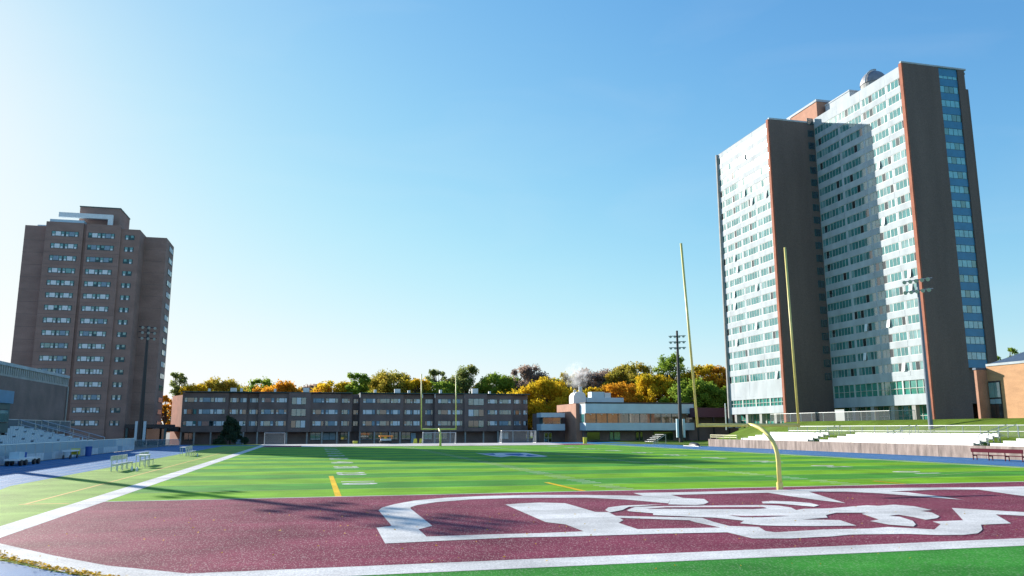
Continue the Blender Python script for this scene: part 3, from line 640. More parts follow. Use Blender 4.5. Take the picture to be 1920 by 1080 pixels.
# roof plant
bu = MB(); pts = [(0, 0), (3.1, 0), (3.1, 1.6), (2.9, 2.3), (2.3, 2.75), (1.0, 2.75), (0.4, 2.4), (0.0, 1.7)]
vs = [(60.1+a, y, 8.8+b) for y in (183.0, 186.4) for a, b in pts]; nn = len(pts)
bu._add(vs, [tuple(range(nn)), tuple(range(2*nn-1, nn-1, -1))] + [(i, nn+i, nn+(i+1) % nn, (i+1) % nn) for i in range(nn)])
cu_ = bu.build('cooling_unit', M['white_paint'], sc)
for x in (60.95, 62.4): MB().tube([(x, 184.6, 11.3), (x, 184.6, 12.9 if x > 62 else 12.1)], 0.44 if x > 62 else 0.3, 12).build('stack', M['galv'], cu_)
box('roof_unit', M['blue_white'], sc, 63.4, 72.9, 183, 186.5, 8.66, 10.2)
box('roof_unit', M['blue_white'], sc, 64.8, 68.1, 183.3, 186, 10.2, 11.6)
box('roof_unit', M['white_paint'], sc, 68.2, 69.7, 183.3, 186, 10.2, 11.4)

# ------------------------------------------------------------------ gymnasium (left), pavilion and tan hall (right)
gy = thing('gymnasium', 'windowless brick gymnasium with ribbed concrete frieze at the left edge', 'building', (-45, 100, 0))
box('wall', M['brick_low'], gy, -70, -36, 52, 132, 0, 9.2)
fz = box('frieze', M['concrete'], gy, -70, -36.0, 51.9, 132.1, 9.2, 9.45); 
box('frieze', M['concrete'], gy, -70, -36.25, 52, 132.0, 9.45, 10.45)
box('coping', M['white_panel'], gy, -70, -35.9, 51.8, 132.2, 10.45, 10.85)
fn = MB(); y = 52.2
while y < 132: fn.box(-36.25, -36.02, y, y+0.42, 9.45, 10.45); y += 0.75
fn.build('frieze_ribs', M['concrete'], gy)['kind'] = 'stuff'
dp = MB().tube([(-35.85, 131.6, 0), (-35.85, 131.6, 9.2)], 0.12, 8); dp.build('drain_pipe', M['concrete'], gy)
pb = thing('press_box', 'small dark booth with blue parapet above the left bleachers', 'booth', (-33, 100, 0))
box('wall', M['frame_teal'], pb, -35.8, -31.0, 78, 94.2, 2.6, 5.6)
box('parapet', M['panel_blue'], pb, -35.9, -30.8, 77.8, 94.4, 5.6, 6.9)
for q in range(5):
    f = box('window', M['dark_metal'], pb, -31.0, -30.94, 80+q*2.8, 82.4+q*2.8, 3.6, 5.0); box('pane', M['glass'], f, -30.94, -30.91, 80.1+q*2.8, 82.3+q*2.8, 3.7, 4.9)
for y in (79, 86, 93.5): box('post', M['dark_metal'], pb, -31.3, -31.05, y, y+0.25, 0, 2.6)

pv = thing('dark_pavilion', 'low dark maroon block between the student centre and the white tower', 'building', (92, 178, 3.9))
box('wall', M['brick_low'], pv, 86.5, 99.5, 176, 186, 0, 7.3)
box('canopy', mat('maroon canopy', (0.09, 0.03, 0.05), 0.7), pv, 86.3, 99.6, 172, 176, 5.4, 7.6)
for x in (87, 91, 95, 99): box('post', M['dark_metal'], pv, x-0.15, x+0.15, 172.2, 172.5, 0, 5.4)

hl = thing('tan_brick_hall', 'tan brick hall with blue grey roof at the right edge', 'building', (92, 76, 3.9))
box('wall', M['brick_tan'], hl, 85, 104, 50, 86.3, 2.5, 10.75)
box('coping', M['white_panel'], hl, 84.9, 104, 49.9, 86.25, 10.75, 11.05)
box('wall', M['brick_pink'], hl, 83.4, 85.0, 86.3, 86.7, 2.5, 10.3)
box('coping', M['slate'], hl, 83.3, 85.0, 86.26, 86.8, 10.3, 10.55)
rf = MB(); rf._add([(85.3, 86.2, 11.06), (104, 86.2, 11.06), (104, 52, 11.06), (85.3, 52, 11.06), (94, 80, 14.8), (94, 58, 14.8), (104, 80, 14.8), (104, 58, 14.8)],
     [(0, 1, 6, 4), (0, 4, 5, 3), (4, 6, 7, 5), (3, 5, 7, 2), (1, 2, 7, 6), (0, 3, 2, 1)]); rf.build('roof', M['slate'], hl)
f = box('window', M['dark_metal'], hl, 84.93, 85.02, 84.3, 86.2, 3.2, 8.8)
for (z0, z1, k) in ((6.7, 8.6, 'glass_pale'), (5.9, 6.5, 'blind_blue'), (3.4, 5.8, 'glass_dark')):
    for q in range(2): box('pane', M[k], f, 84.88, 84.93, 84.4+q*0.88, 85.22+q*0.88, z0, z1)
#@@PART3
# ------------------------------------------------------------------ goal posts
def goal_post(label, base, bar_y, bar_z, xl, xr, tl, tr, r=0.10):
    """base on the turf, gooseneck to the crossbar, uprights from the bar ends to tl / tr"""
    t = thing('goal_post', label, 'goal post', (base[0], base[1], 0.02))
    xm = (xl+xr)/2; pts = [(base[0], base[1], 0.0), (base[0], base[1], 1.35)]
    for i in range(1, 9):
        a = math.pi/2*i/8
        pts.append((base[0]+(xm-base[0])*(1-math.cos(a)), base[1]+(bar_y-base[1])*(1-math.cos(a)), 1.35+(bar_z-1.35)*math.sin(a)))
    MB().tube(pts, [r*1.25]*2+[r*1.15]*8, 12).build('gooseneck', M['yellow'], t, smooth=True)
    MB().tube([(base[0], base[1], 0.0), (base[0], base[1], 0.35)], r*1.7, 12).build('base_collar', M['yellow'], t)
    MB().tube([(xl, bar_y, bar_z), (xr, bar_y, bar_z)], r, 10).build('crossbar', M['yellow'], t, smooth=True)
    for a, b in (((xl, bar_y, bar_z-0.1), tl), ((xr, bar_y, bar_z-0.1), tr)):
        MB().tube([a, b], r*0.68, 10).build('upright', M['yellow'], t, smooth=True)
goal_post('yellow goal post standing nearest in the near end zone', (21.75, 34.9), 36.9, 3.06, 18.6, 24.3, (18.1, 36.9, 12.35), (24.15, 36.9, 12.45), r=0.088)
goal_post('small yellow goal post at the far end before the long residence', (20.75, 135.2), 137.0, 2.85, 17.75, 23.7, (17.6, 137.0, 12.2), (23.62, 137.0, 12.2), r=0.14)

# ------------------------------------------------------------------ floodlight poles
def flood_pole(label, x, y, z0, h, arms, lamps, halfw, r0, mpole, face, boxes=0, low_arm=None, ls=1.0):
    t = thing('floodlight_pole', label, 'floodlight', (x, y, z0), 'floodlight poles around the field')
    MB().tube([(x, y, z0), (x, y, z0+h)], [r0, r0*0.5], 10).build('pole', mpole, t)
    fx, fy = math.cos(face), math.sin(face); px_, py_ = -fy, fx
    lamp = None
    for zz in list(arms)+([low_arm] if low_arm else []):
        MB().tube([(x-px_*halfw, y-py_*halfw, z0+zz), (x+px_*halfw, y+py_*halfw, z0+zz)], 0.07, 6).build('cross_arm', mpole, t)
        for k in range(lamps):
            s = -halfw + 2*halfw*(k+0.5)/lamps
            c = Vector((x+px_*s, y+py_*s, z0+zz)); d = Vector((fx, fy, -0.45)).normalized()
            MB().tube([c+d*0.04, c+d*0.16*ls, c+d*0.36*ls, c+d*0.44*ls], [0.08*ls, 0.15*ls, 0.24*ls, 0.25*ls], 10).build('lamp_head', M['galv'], t, smooth=False)
    for k in range(boxes):
        s = (-1)**k*(r0+0.24); MB().box(x+s-0.2, x+s+0.2, y-0.15, y+0.15, z0+0.9, z0+4.3).build('cabinet', M['blue_white'], t)
flood_pole('dark floodlight pole standing before the brown brick tower', -29.0, 150, 0, 20.8, (18.7, 19.7, 20.6), 3, 1.55, 0.42, M['dark_metal'], math.radians(-60), boxes=2)
flood_pole('black floodlight pole standing before the student centre', 66.1, 138, 0.3, 20.8, (17.6, 18.7, 19.8), 4, 1.6, 0.40, M['dark_metal'], math.radians(-120), boxes=2)
flood_pole('slim grey floodlight pole standing before the white slab tower', 71.0, 81, 2.5, 18.3, (16.9, 18.2), 5, 1.75, 0.28, mat('grey pole paint', (0.16, 0.19, 0.24), 0.5), math.radians(205), boxes=0)
flood_pole('tall floodlight pole left of view that shadows the end zone', -33.7, 84.8, 0, 25.5, (22.0, 23.2, 24.4, 25.2), 5, 2.2, 0.62, M['dark_metal'], math.radians(-45), low_arm=18.9, ls=1.4)
wp = thing('white_post', 'slim white post beside the white tower on the terrace', 'post', (82.0, 150, 3.0))
MB().tube([(82.0, 150, 2.5), (82.0, 150, 7.7)], 0.13, 8).build('shaft', M['white_paint'], wp); MB().tube([(82.0, 150, 7.7), (82.0, 150, 7.9)], [0.18, 0.1], 8).build('cap', M['white_paint'], wp)

# ------------------------------------------------------------------ left bleachers and their fence
lbl = thing('bleachers', 'pale bleachers with rows of seats in shade before the gymnasium', 'bleachers', (-30, 95, 0))
NR = 9
deck = MB(); 
for r in range(NR):
    x0 = -26.4 - r*0.88; z = 0.78 + r*0.235
    box('tread', M['galv'], lbl, x0-0.86, x0, 55, 116-r*0.9, z-0.10, z)
    sr = MB(); y = 55.2
    while y < 115.5-r*0.9:
        if abs((y % 9.0)-4.5) > 0.55:
            sr.box(x0-0.55, x0-0.12, y, y+0.44, z+0.28, z+0.34); sr.box(x0-0.62, x0-0.56, y, y+0.44, z+0.30, z+0.66); sr.box(x0-0.40, x0-0.30, y+0.17, y+0.27, z+0.003, z+0.28)
        y += 0.52
    sr.build('seat_row', mat('pale blue seat', (0.52, 0.62, 0.68), 0.5), lbl)['kind'] = 'stuff'
for y in (56, 70, 84, 98, 112): 
    MB().prism([(-26.5, y), (-34.2, y), (-34.2, y+0.12), (-26.5, y+0.12)], 0, 0.6).build('support', M['galv'], lbl)
MB().box(-34.6, -34.3, 55, 116, 0, 2.9).build('back_panel', M['blue_white'], lbl)
for yy in (107.2, 115.6):
    st = MB(); st.tube([(-34.2, yy, 4.1), (-26.6, yy, 1.9)], 0.05, 6); st.tube([(-34.2, yy, 3.6), (-26.6, yy, 1.4)], 0.04, 6)
    for k in range(5): st.tube([(-34.2+1.9*k, yy, 2.85-0.5*k), (-34.2+1.9*k, yy, 4.1-0.55*k)], 0.04, 6)
    st.build('hand_rail', M['alu'], lbl)
def rail_fence(name, label, pts, z0, h, post_step, mesh_mat, mr, rr=0.04, group=None, cat='fence', mid=False):
    t = thing(name, label, cat, (pts[0][0], pts[0][1], z0), group)
    tr = MB()
    for (a, b) in zip(pts[:-1], pts[1:]):
        za = a[2] if len(a) > 2 else z0; zb = b[2] if len(b) > 2 else z0
        L = math.dist(a[:2], b[:2]); n = max(1, round(L/post_step))
        def P(s, dz): return (a[0]+(b[0]-a[0])*s, a[1]+(b[1]-a[1])*s, za+(zb-za)*s+dz)
        for i in range(n+1):
            MB().tube([P(i/n, 0), P(i/n, h)], rr, 6).build('post', mr, t)
        MB().tube([P(0, h), P(1, h)], rr*0.9, 6).build('rail', mr, t)
        if mid: MB().tube([P(0, h*0.5), P(1, h*0.5)], rr*0.8, 6).build('rail', mr, t)
        if mesh_mat:
            for i in range(n): MB().quad(P(i/n, 0.05), P((i+1)/n, 0.05), P((i+1)/n, h-0.03), P(i/n, h-0.03)).build('mesh_panel', mesh_mat, t)
    return t
rail_fence('chain_link_fence', 'chain link screen along the back of the left bleachers', [(-34.9, 100), (-34.9, 131)], 2.6, 1.5, 5.5, M['chain_dark'], M['alu'])
ff = thing('picket_fence', 'blue white picket fence with solid boards below along the track', 'fence', (-25, 95, 0))
y = 56.0; i = 0
while y < 124:
    L = 2.5
    pk = MB(); q = y+0.08
    while q < y+L-0.05: pk.box(-25.06, -24.99, q, q+0.13, 0.78, 1.62); q += 0.30
    pk.build('picket_panel', mat('pale blue picket', (0.45, 0.58, 0.66), 0.5), ff)['kind'] = 'stuff'
    MB().quad((-25.12, y, 0.78), (-25.12, y+L, 0.78), (-25.12, y+L, 1.62), (-25.12, y, 1.62)).build('screen', M['chain_dark'], ff)
    b = box('board', mat('white board', (0.56, 0.64, 0.70), 0.5, var=0.15, vscale=2) if i % 4 else mat('blue grey board', (0.30, 0.42, 0.52), 0.5), ff, -25.07, -24.97, y+0.06, y+L-0.02, 0.04, 0.74)
    box('post', M['alu'], ff, -25.1, -25.0, y-0.05, y+0.05, 0, 1.7)
    y += L; i += 1
MB().tube([(-25.05, 56, 1.66), (-25.05, 126, 1.66)], 0.045, 6).build('rail', M['alu'], ff)
MB().tube([(-25.05, 56, 0.76), (-25.05, 126, 0.76)], 0.03, 6).build('rail', M['alu'], ff)
MB().quad((-25.04, 123.5, 0.1), (-25.04, 126, 0.1), (-25.04, 126, 1.6), (-25.04, 123.5, 1.6)).build('mesh_panel', M['chain_dark'], ff)
MB().tube([(-25.05, 126, 0), (-25.05, 126, 1.68)], 0.06, 6).build('post', M['alu'], ff)
rail_fence('chain_link_fence', 'low screened fence at the foot of the brown brick tower', [(-28, 141), (-22.5, 150)], 0.0, 1.2, 3.0, M['chain_dark'], M['galv'])

# ------------------------------------------------------------------ furniture along the left side line
def bench(label, x, y, L, m, back=True, h=0.45, group='aluminium team benches', rot=0.0):
    t = thing('team_bench', label, 'bench', (x, y, 0), group)
    box('seat', m, t, x-0.2, x+0.2, y, y+L, h, h+0.06)
    if back: box('backrest', m, t, x-0.32, x-0.26, y, y+L, h+0.28, h+0.62)
    n = max(2, round(L/1.6)+1)
    for k in range(n):
        yy = y+0.15+(L-0.3)*k/(n-1)
        lg = MB(); lg.box(x-0.28, x-0.22, yy-0.03, yy+0.03, 0, h+0.62 if back else h); lg.box(x+0.12, x+0.18, yy-0.03, yy+0.03, 0, h); lg.box(x-0.22, x+0.12, yy-0.025, yy+0.025, h-0.07, h-0.005)
        lg.build('leg', m, t)
    return t
bench('nearest silver bench with backrest on the left side line', -13.5, 62.2, 5.0, M['alu'])
bench('second silver bench behind the nearest one on the left side line', -13.2, 70.2, 3.6, M['alu'])
bench('far silver bench near the tower shadow on the left side line', -13.2, 94.2, 4.6, M['alu'])
def table(label, x, y, L):
    t = thing('folding_table', label, 'table', (x, y, 0), 'folding tables on the side line')
    box('table_top', M['white_paint'], t, x-0.4, x+0.4, y, y+L, 0.92, 0.97)
    for yy in (y+0.2, y+L-0.2):
        for xx in (x-0.33, x+0.33): box('leg', M['galv'], t, xx-0.025, xx+0.025, yy-0.025, yy+0.025, 0, 0.92)
table('white folding table beside the two nearest silver benches', -12.9, 67.6, 1.9)
table('white folding table beside the far silver bench', -13.9, 95.4, 1.9)
def crate_bin(name, label, cat, x, y, r, h, m, lid=None, z=0.0, group=None):
    t = thing(name, label, cat, (x, y, z), group)
    MB().tube([(x, y, z), (x, y, z+h)], [r*0.88, r], 12).build('body', m, t)
    MB().tube([(x, y, z+h), (x, y, z+h+0.06)], [r*1.06, r*0.9], 12).build('rim', lid or m, t)
    return t
crate_bin('barrel', 'blue barrel standing against the picket fence', 'barrel', -24.3, 99.0, 0.36, 1.0, M['rub_blue'])
crate_bin('barrel', 'tall blue bin at the picket fence near the frame edge', 'barrel', -24.2, 77.6, 0.35, 0.95, M['rub_blue'])
crate_bin('waste_bin', 'yellow waste bin by the student centre corner', 'bin', 51.0, 148.6, 0.42, 1.15, M['yellow_p'])
crate_bin('waste_bin', 'low yellow bin in front of the long residence', 'bin', 8.0, 162.2, 0.5, 0.5, M['yellow_p'])
ct = thing('hand_cart', 'white topped cart with yellow end against the picket fence', 'cart', (-24.0, 92, 0))
box('tray', M['white_paint'], ct, -24.4, -23.6, 89.5, 92.6, 0.72, 0.86); box('end_panel', M['yellow_p'], ct, -24.4, -23.6, 92.62, 92.95, 0.35, 0.98)
for yy in (89.8, 92.3):
    for xx in (-24.3, -23.7): MB().tube([(xx-0.04, yy, 0.2), (xx+0.04, yy, 0.2)], 0.2, 12).build('wheel', M['dark_metal'], ct); box('leg', M['galv'], ct, xx-0.03, xx+0.03, yy-0.03, yy+0.03, 0.2, 0.72)
kc = thing('kit_cart', 'pale equipment cart on dark wheels at the left frame edge', 'cart', (-23.6, 76, 0))
box('tray', M['white_paint'], kc, -24.2, -23.2, 73.5, 79.0, 0.42, 0.58); box('box', M['blue_white'], kc, -24.1, -23.4, 74.2, 75.6, 0.58, 1.1)
for yy in (74.2, 75.3, 77.4, 78.5): MB().tube([(-23.3, yy, 0.24), (-23.1, yy, 0.24)], 0.24, 12).build('wheel', M['dark_metal'], kc); MB().tube([(-24.3, yy, 0.24), (-24.1, yy, 0.24)], 0.24, 12).build('wheel', M['dark_metal'], kc)
bt_ = [('white bottle on the turf beside the nearest silver bench', -12.6, 63.3), ('white bottle on the turf in front of the orange line', -12.0, 62.0), ('white bottle on the turf beside the far silver bench', -12.3, 94.6)]
for lab, x, y in bt_:
    t = thing('water_bottle', lab, 'bottle', (x, y, 0.01), 'water bottles on the turf'); MB().tube([(x, y, 0.01), (x, y, 0.22), (x, y, 0.28)], [0.08, 0.08, 0.035], 8).build('body', M['white_paint'], t); MB().tube([(x, y, 0.28), (x, y, 0.33)], 0.035, 8).build('cap', M['rub_blue'], t)

# ------------------------------------------------------------------ soccer goals at the far end
def soccer_goal(label, x0, x1, y, h, depth, slant=True):
    t = thing('soccer_goal', label, 'goal', ((x0+x1)/2, y, 0), 'portable goals beyond the far end line')
    for x in (x0, x1):
        MB().tube([(x, y, 0), (x, y, h)], 0.055, 8).build('goal_side', M['galv'], t)
        MB().tube([(x, y, h), (x, y+depth*0.35, h), (x, y+depth, 0.05), (x, y, 0.05)], 0.05, 6).build('side_frame', M['galv'], t)
    MB().tube([(x0, y, h), (x1, y, h)], 0.055, 8).build('crossbar', M['galv'], t)
    MB().tube([(x0, y+depth, 0.05), (x1, y+depth, 0.05)], 0.05, 6).build('ground_bar', M['galv'], t)
    nt_ = MB(); nt_.quad((x0, y+depth*0.35, h), (x1, y+depth*0.35, h), (x1, y+depth, 0.05), (x0, y+depth, 0.05)); nt_.quad((x0, y, h), (x1, y, h), (x1, y+depth*0.35, h), (x0, y+depth*0.35, h))
    for x in (x0, x1): nt_.quad((x, y, 0.05), (x, y+depth, 0.05), (x, y+depth*0.35, h), (x, y, h))
    nt_.build('net', M['netting'], t)
soccer_goal('small white portable goal left of the far goal post', -9.0, -5.3, 159.0, 2.2, 1.2)
soccer_goal('white portable goal seen through the far goal post', 21.0, 27.6, 159.5, 2.15, 1.6)
soccer_goal('large white soccer goal with slanted sides near the porch', 37.0, 44.2, 159.5, 2.45, 2.6)

# ------------------------------------------------------------------ right retaining wall, bleachers, rails
rw = thing('retaining_wall', 'weathered pink concrete wall along the right edge of the track', 'wall', (62.2, 85, 0))
y = 40.0
while y < 119:
    L = min(6.0, 119.5-y); box('wall_panel', M['pink_concrete'], rw, 62.0, 62.5, y+0.02, y+L-0.02, -0.05, 1.18); y += L
def right_bleacher(label, ya, yb, rows=5):
    t = thing('bleachers', label, 'bleachers', (64.5, (ya+yb)/2, 1.0), 'white bleachers on the right')
    for r in range(rows):
        x0 = 62.8 + r*0.78; z = 1.22 + r*0.22; e = 0.35*r
        nsec = max(1, round((yb-ya)/6.5))
        for s in range(nsec):
            a = ya + (yb-ya)*s/nsec + 0.04; b = ya+(yb-ya)*(s+1)/nsec - 0.04
            if s == nsec-1: b = yb - 0.75*r
            box('seat_plank', M['galv'], t, x0-0.05, x0+0.32, a, b, z+0.16, z+0.22)
            box('riser_board', M['white_paint'], t, x0-0.03, x0-0.002, a, b, z-0.10, z+0.155)
            box('foot_plank', M['white_panel'], t, x0+0.42, x0+0.76, a, b, z+0.02, z+0.07)
        for k in range(int((yb-ya)/2.2)+1):
            yy = min(ya+0.1+k*2.2, yb-0.75*r-0.1); box('support', M['galv'], t, x0+0.1, x0+0.18, yy-0.03, yy+0.03, 1.0, z+0.16)
    return t
right_bleacher('short white bleacher section left of the stair gap', 93.5, 110.5)
right_bleacher('longest white bleacher section in front of the slab tower', 66.2, 91.0)
right_bleacher('white bleacher section at the right frame edge', 42.0, 64.2)
def stair_rail(label, y):
    t = thing('stair_rail', label, 'railing', (64.5, y, 1.2), 'stair rails between the bleachers')
    for yy in (y-0.55, y+0.55):
        r = MB(); r.tube([(63.0, yy, 2.2), (66.6, yy, 3.2)], 0.03, 6)
        for k in range(4): r.tube([(63.0+1.2*k, yy, 1.3+0.3*k), (63.0+1.2*k, yy, 2.2+0.28*k)], 0.025, 6)
        r.build('rail', M['galv'], t)
for lab, y in (('stair rail in the gap left of the long white bleachers', 92.2), ('stair rail in the middle of the long white bleachers', 78.5), ('stair rail at the right end of the long white bleachers', 65.2)): stair_rail(lab, y)
rail_fence('guard_rail', 'grey guard fence along the top of the right bleachers', [(67.4, 42), (67.4, 105)], 1.9, 1.22, 2.3, M['chain'], M['alu'], rr=0.045, mid=True)
rail_fence('guard_rail', 'pale yellow railing on the wall left of the white bleachers', [(62.25, 110.8), (62.25, 119.2)], 1.18, 0.62, 2.1, None, mat('cream rail', (0.78, 0.74, 0.42), 0.5), rr=0.06, mid=True)
zt = 3.85
rail_fence('chain_link_fence', 'long chain link fence on the terrace before the slab tower', [(80, 130, 3.9), (80, 99, 3.85), (83, 97.5, 3.9)], 3.9, 1.45, 3.1, M['chain'], M['alu'], rr=0.05)
for k, (lab, ya, L) in enumerate((('maroon bench nearest the right frame edge below the wall', 51.0, 4.8), ('maroon bench left of the one at the right frame edge', 56.6, 5.6))):
    t = bench(lab, 58.9, ya, L, M['maroon_p'], back=True, h=0.42, group='maroon team benches')
ls = thing('aluminium_steps', 'small portable aluminium bleacher standing on the lawn corner', 'bleachers', (66.0, 146, 0))
for r in range(5):
    xx = 62.9+0.55*r; z = 0.35+0.33*r
    box('seat_plank', M['alu'], ls, xx, xx+0.42, 143.5, 147.5, z, z+0.07)
for yy in (143.6, 147.3):
    s = MB(); s.tube([(62.9, yy, 0.02), (65.6, yy, 1.68)], 0.05, 6); s.tube([(65.6, yy, 0.02), (65.6, yy, 1.68)], 0.05, 6); s.tube([(62.9, yy, 0.05), (65.6, yy, 0.05)], 0.05, 6); s.build('side_frame', M['alu'], ls)
ch = thing('equipment_pile', 'dark covered equipment lying at the end of the pink wall', 'equipment', (60.5, 121, 0))
pm = MB(); pm.tube([(59.9, 118.5, 0.0), (60.0, 119.5, 0.0), (60.4, 122, 0.0), (60.5, 123, 0.0)], [0.1, 0.55, 0.65, 0.15], 10); pm.build('cover', M['dark_metal'], ch, smooth=True)
box('plank', M['alu'], ch, 59.0, 59.4, 117.0, 122.5, 0.02, 0.12)
uc = thing('utility_cart', 'orange topped utility cart parked before the long residence', 'cart', (14.0, 162.3, 0))
box('chassis', M['dark_metal'], uc, 12.7, 15.2, 161.7, 162.6, 0.28, 0.6); box('body', M['blue_white'], uc, 12.9, 15.0, 161.75, 162.55, 0.6, 0.95); box('roof', M['orange_p'], uc, 12.6, 15.3, 161.1, 162.7, 1.35, 1.6)
for x in (12.8, 15.05):
    for yy in (161.3, 162.4): box('post', M['orange_p'], uc, x, x+0.08, yy, yy+0.08, 0.95, 1.35)
for x in (13.1, 14.8):
    for yy in (161.1, 162.5): MB().tube([(x, yy, 0.28), (x, yy+0.18, 0.28)], 0.28, 12).build('wheel', M['dark_metal'], uc)
for lab, x in (('yellow folding sign left of the other by the pale door', 19.8), ('yellow folding sign right of the other by the pale door', 21.0)):
    t = thing('folding_sign', lab, 'sign', (x, 162.0, 0), 'yellow folding signs')
    for s in (-1, 1): MB()._add([(x-0.3, 162.0+s*0.02, 0.95), (x+0.3, 162.0+s*0.02, 0.95), (x+0.36, 162.0+s*0.32, 0), (x-0.36, 162.0+s*0.32, 0), (x-0.3, 162.0+s*0.05, 0.95), (x+0.3, 162.0+s*0.05, 0.95), (x+0.36, 162.0+s*0.35, 0), (x-0.36, 162.0+s*0.35, 0)], [(0, 1, 2, 3), (7, 6, 5, 4), (0, 4, 5, 1), (3, 2, 6, 7), (0, 3, 7, 4), (1, 5, 6, 2)]).build('board', M['yellow_p'], t)

# ------------------------------------------------------------------ trees
def leaf_mat(name, cols):
    m = bpy.data.materials.new(name); m.use_nodes = True; t = m.node_tree
    for n in list(t.nodes):
        if n.type == 'BSDF_PRINCIPLED': t.nodes.remove(n)
    out = t.nodes['Material Output']; g = t.nodes.new('ShaderNodeNewGeometry')
    cr = t.nodes.new('ShaderNodeValToRGB'); e = cr.color_ramp.elements
    e[0].position = 0; e[0].color = (*cols[0], 1); e[1].position = 1; e[1].color = (*cols[-1], 1)
    for i, c in enumerate(cols[1:-1]): q = e.new((i+1)/(len(cols)-1)); q.color = (*c, 1)
    n = t.nodes.new('ShaderNodeTexNoise'); n.inputs['Scale'].default_value = 0.22; n.inputs['Detail'].default_value = 3; t.links.new(g.outputs['Position'], n.inputs[0])
    mr = t.nodes.new('ShaderNodeMapRange'); mr.inputs[1].default_value = 0.3; mr.inputs[2].default_value = 0.7; t.links.new(n.outputs[0], mr.inputs[0])
    a = t.nodes.new('ShaderNodeMath'); a.operation = 'MULTIPLY_ADD'; a.inputs[1].default_value = 0.6; t.links.new(mr.outputs[0], a.inputs[0])
    b = t.nodes.new('ShaderNodeMath'); b.operation = 'MULTIPLY'; b.inputs[1].default_value = 0.4; t.links.new(g.outputs['Random Per Island'], b.inputs[0]); t.links.new(b.outputs[0], a.inputs[2])
    t.links.new(a.outputs[0], cr.inputs[0])
    d = t.nodes.new('ShaderNodeBsdfDiffuse'); tr = t.nodes.new('ShaderNodeBsdfTranslucent'); mx = t.nodes.new('ShaderNodeMixShader'); mx.inputs[0].default_value = 0.58
    t.links.new(cr.outputs[0], d.inputs[0]); t.links.new(cr.outputs[0], tr.inputs[0]); t.links.new(d.outputs[0], mx.inputs[1]); t.links.new(tr.outputs[0], mx.inputs[2]); t.links.new(mx.outputs[0], out.inputs[0])
    return m
LM = {
 'green': leaf_mat('green leaves', [(0.14, 0.25, 0.04), (0.24, 0.35, 0.05), (0.40, 0.44, 0.06)]),
 'dark': leaf_mat('dark green leaves', [(0.14, 0.19, 0.06), (0.21, 0.26, 0.08), (0.34, 0.30, 0.09)]),
 'yellow': leaf_mat('yellow leaves', [(0.28, 0.30, 0.03), (0.62, 0.45, 0.03), (0.80, 0.50, 0.03)]),
 'orange': leaf_mat('orange leaves', [(0.34, 0.22, 0.03), (0.68, 0.33, 0.03), (0.80, 0.46, 0.05)]),
 'olive': leaf_mat('olive leaves', [(0.20, 0.23, 0.05), (0.38, 0.33, 0.05), (0.58, 0.38, 0.06)]),
 'purple': leaf_mat('bare brown twigs', [(0.24, 0.19, 0.17), (0.36, 0.27, 0.22), (0.50, 0.34, 0.25)]),
 'red': leaf_mat('red leaves', [(0.26, 0.12, 0.06), (0.44, 0.18, 0.09), (0.55, 0.26, 0.09)]),
 'needle': leaf_mat('dark needles', [(0.06, 0.10, 0.065), (0.08, 0.13, 0.08), (0.11, 0.16, 0.09)]),
}
def tree(name, label, x, y, z0, H, rx, kind, seed, sparse=1.0, leaf=0.42, low=0.25, group='autumn trees behind the buildings', cone=False):
    R = random.Random(seed); t = thing(name, label, 'tree', (x, y, z0), group)
    tk = MB(); lean = R.uniform(-0.3, 0.3)
    top = Vector((x+lean, y, z0+H*0.72)); bse = Vector((x, y, z0-0.3))
    tk.tube([bse, bse.lerp(top, 0.45), top], [0.028*H, 0.02*H, 0.006*H], 8)
    centers = []
    nb = int(26+rx*7.0)
    for i in range(nb):
        u = R.random(); th = R.uniform(0, 2*math.pi)
        zz = low + (1-low)*R.random()**0.85
        if cone: prof = max(0.28, 1.0-0.8*(zz-low)/(1-low))
        else: prof = math.sqrt(max(0.05, 1-max(0, ((zz-low)/(1-low)-0.5)/0.53)**2.2))*min(1, 0.55+1.2*(zz-low))
        rr = rx*prof*(0.2+0.85*math.sqrt(u))*R.uniform(0.85, 1.12)
        c = Vector((x+rr*math.cos(th), y+rr*math.sin(th)*0.9, z0+H*zz*0.94))
        centers.append((c, R.uniform(0.14, 0.30)*rx*(0.5+0.5*prof)))
        s = bse.lerp(top, min(0.95, max(0.3, zz*0.8)))
        tk.tube([s, s.lerp(c, 0.5)+Vector((0, 0, 0.3)), c], [0.007*H, 0.005*H, 0.002*H], 5, caps=False)
    tk.build('trunk', M['bark'], t)
    vs = []; fs = []
    for c, r in centers:
        n = int(170*sparse*(r/1.2)**1.5)+20
        for k in range(n):
            d = Vector((R.gauss(0, 1), R.gauss(0, 1), R.gauss(0, 0.75))).normalized()*r*(0.25+0.9*R.random())
            if R.random() < 0.15: d *= 1.25
            p = c+d; a = Vector((R.gauss(0, 1), R.gauss(0, 1), R.gauss(0, 1))).normalized(); b = a.orthogonal().normalized(); a = a.cross(b)
            s = leaf*R.uniform(0.55, 1.15); o = len(vs)
            vs += [p+a*s, p+b*s*0.62, p-a*s, p-b*s*0.62]; fs.append((o, o+1, o+2, o+3))
    cr = MB(); cr._add(vs, fs); cr.build('crown', LM[kind], t)
    return t
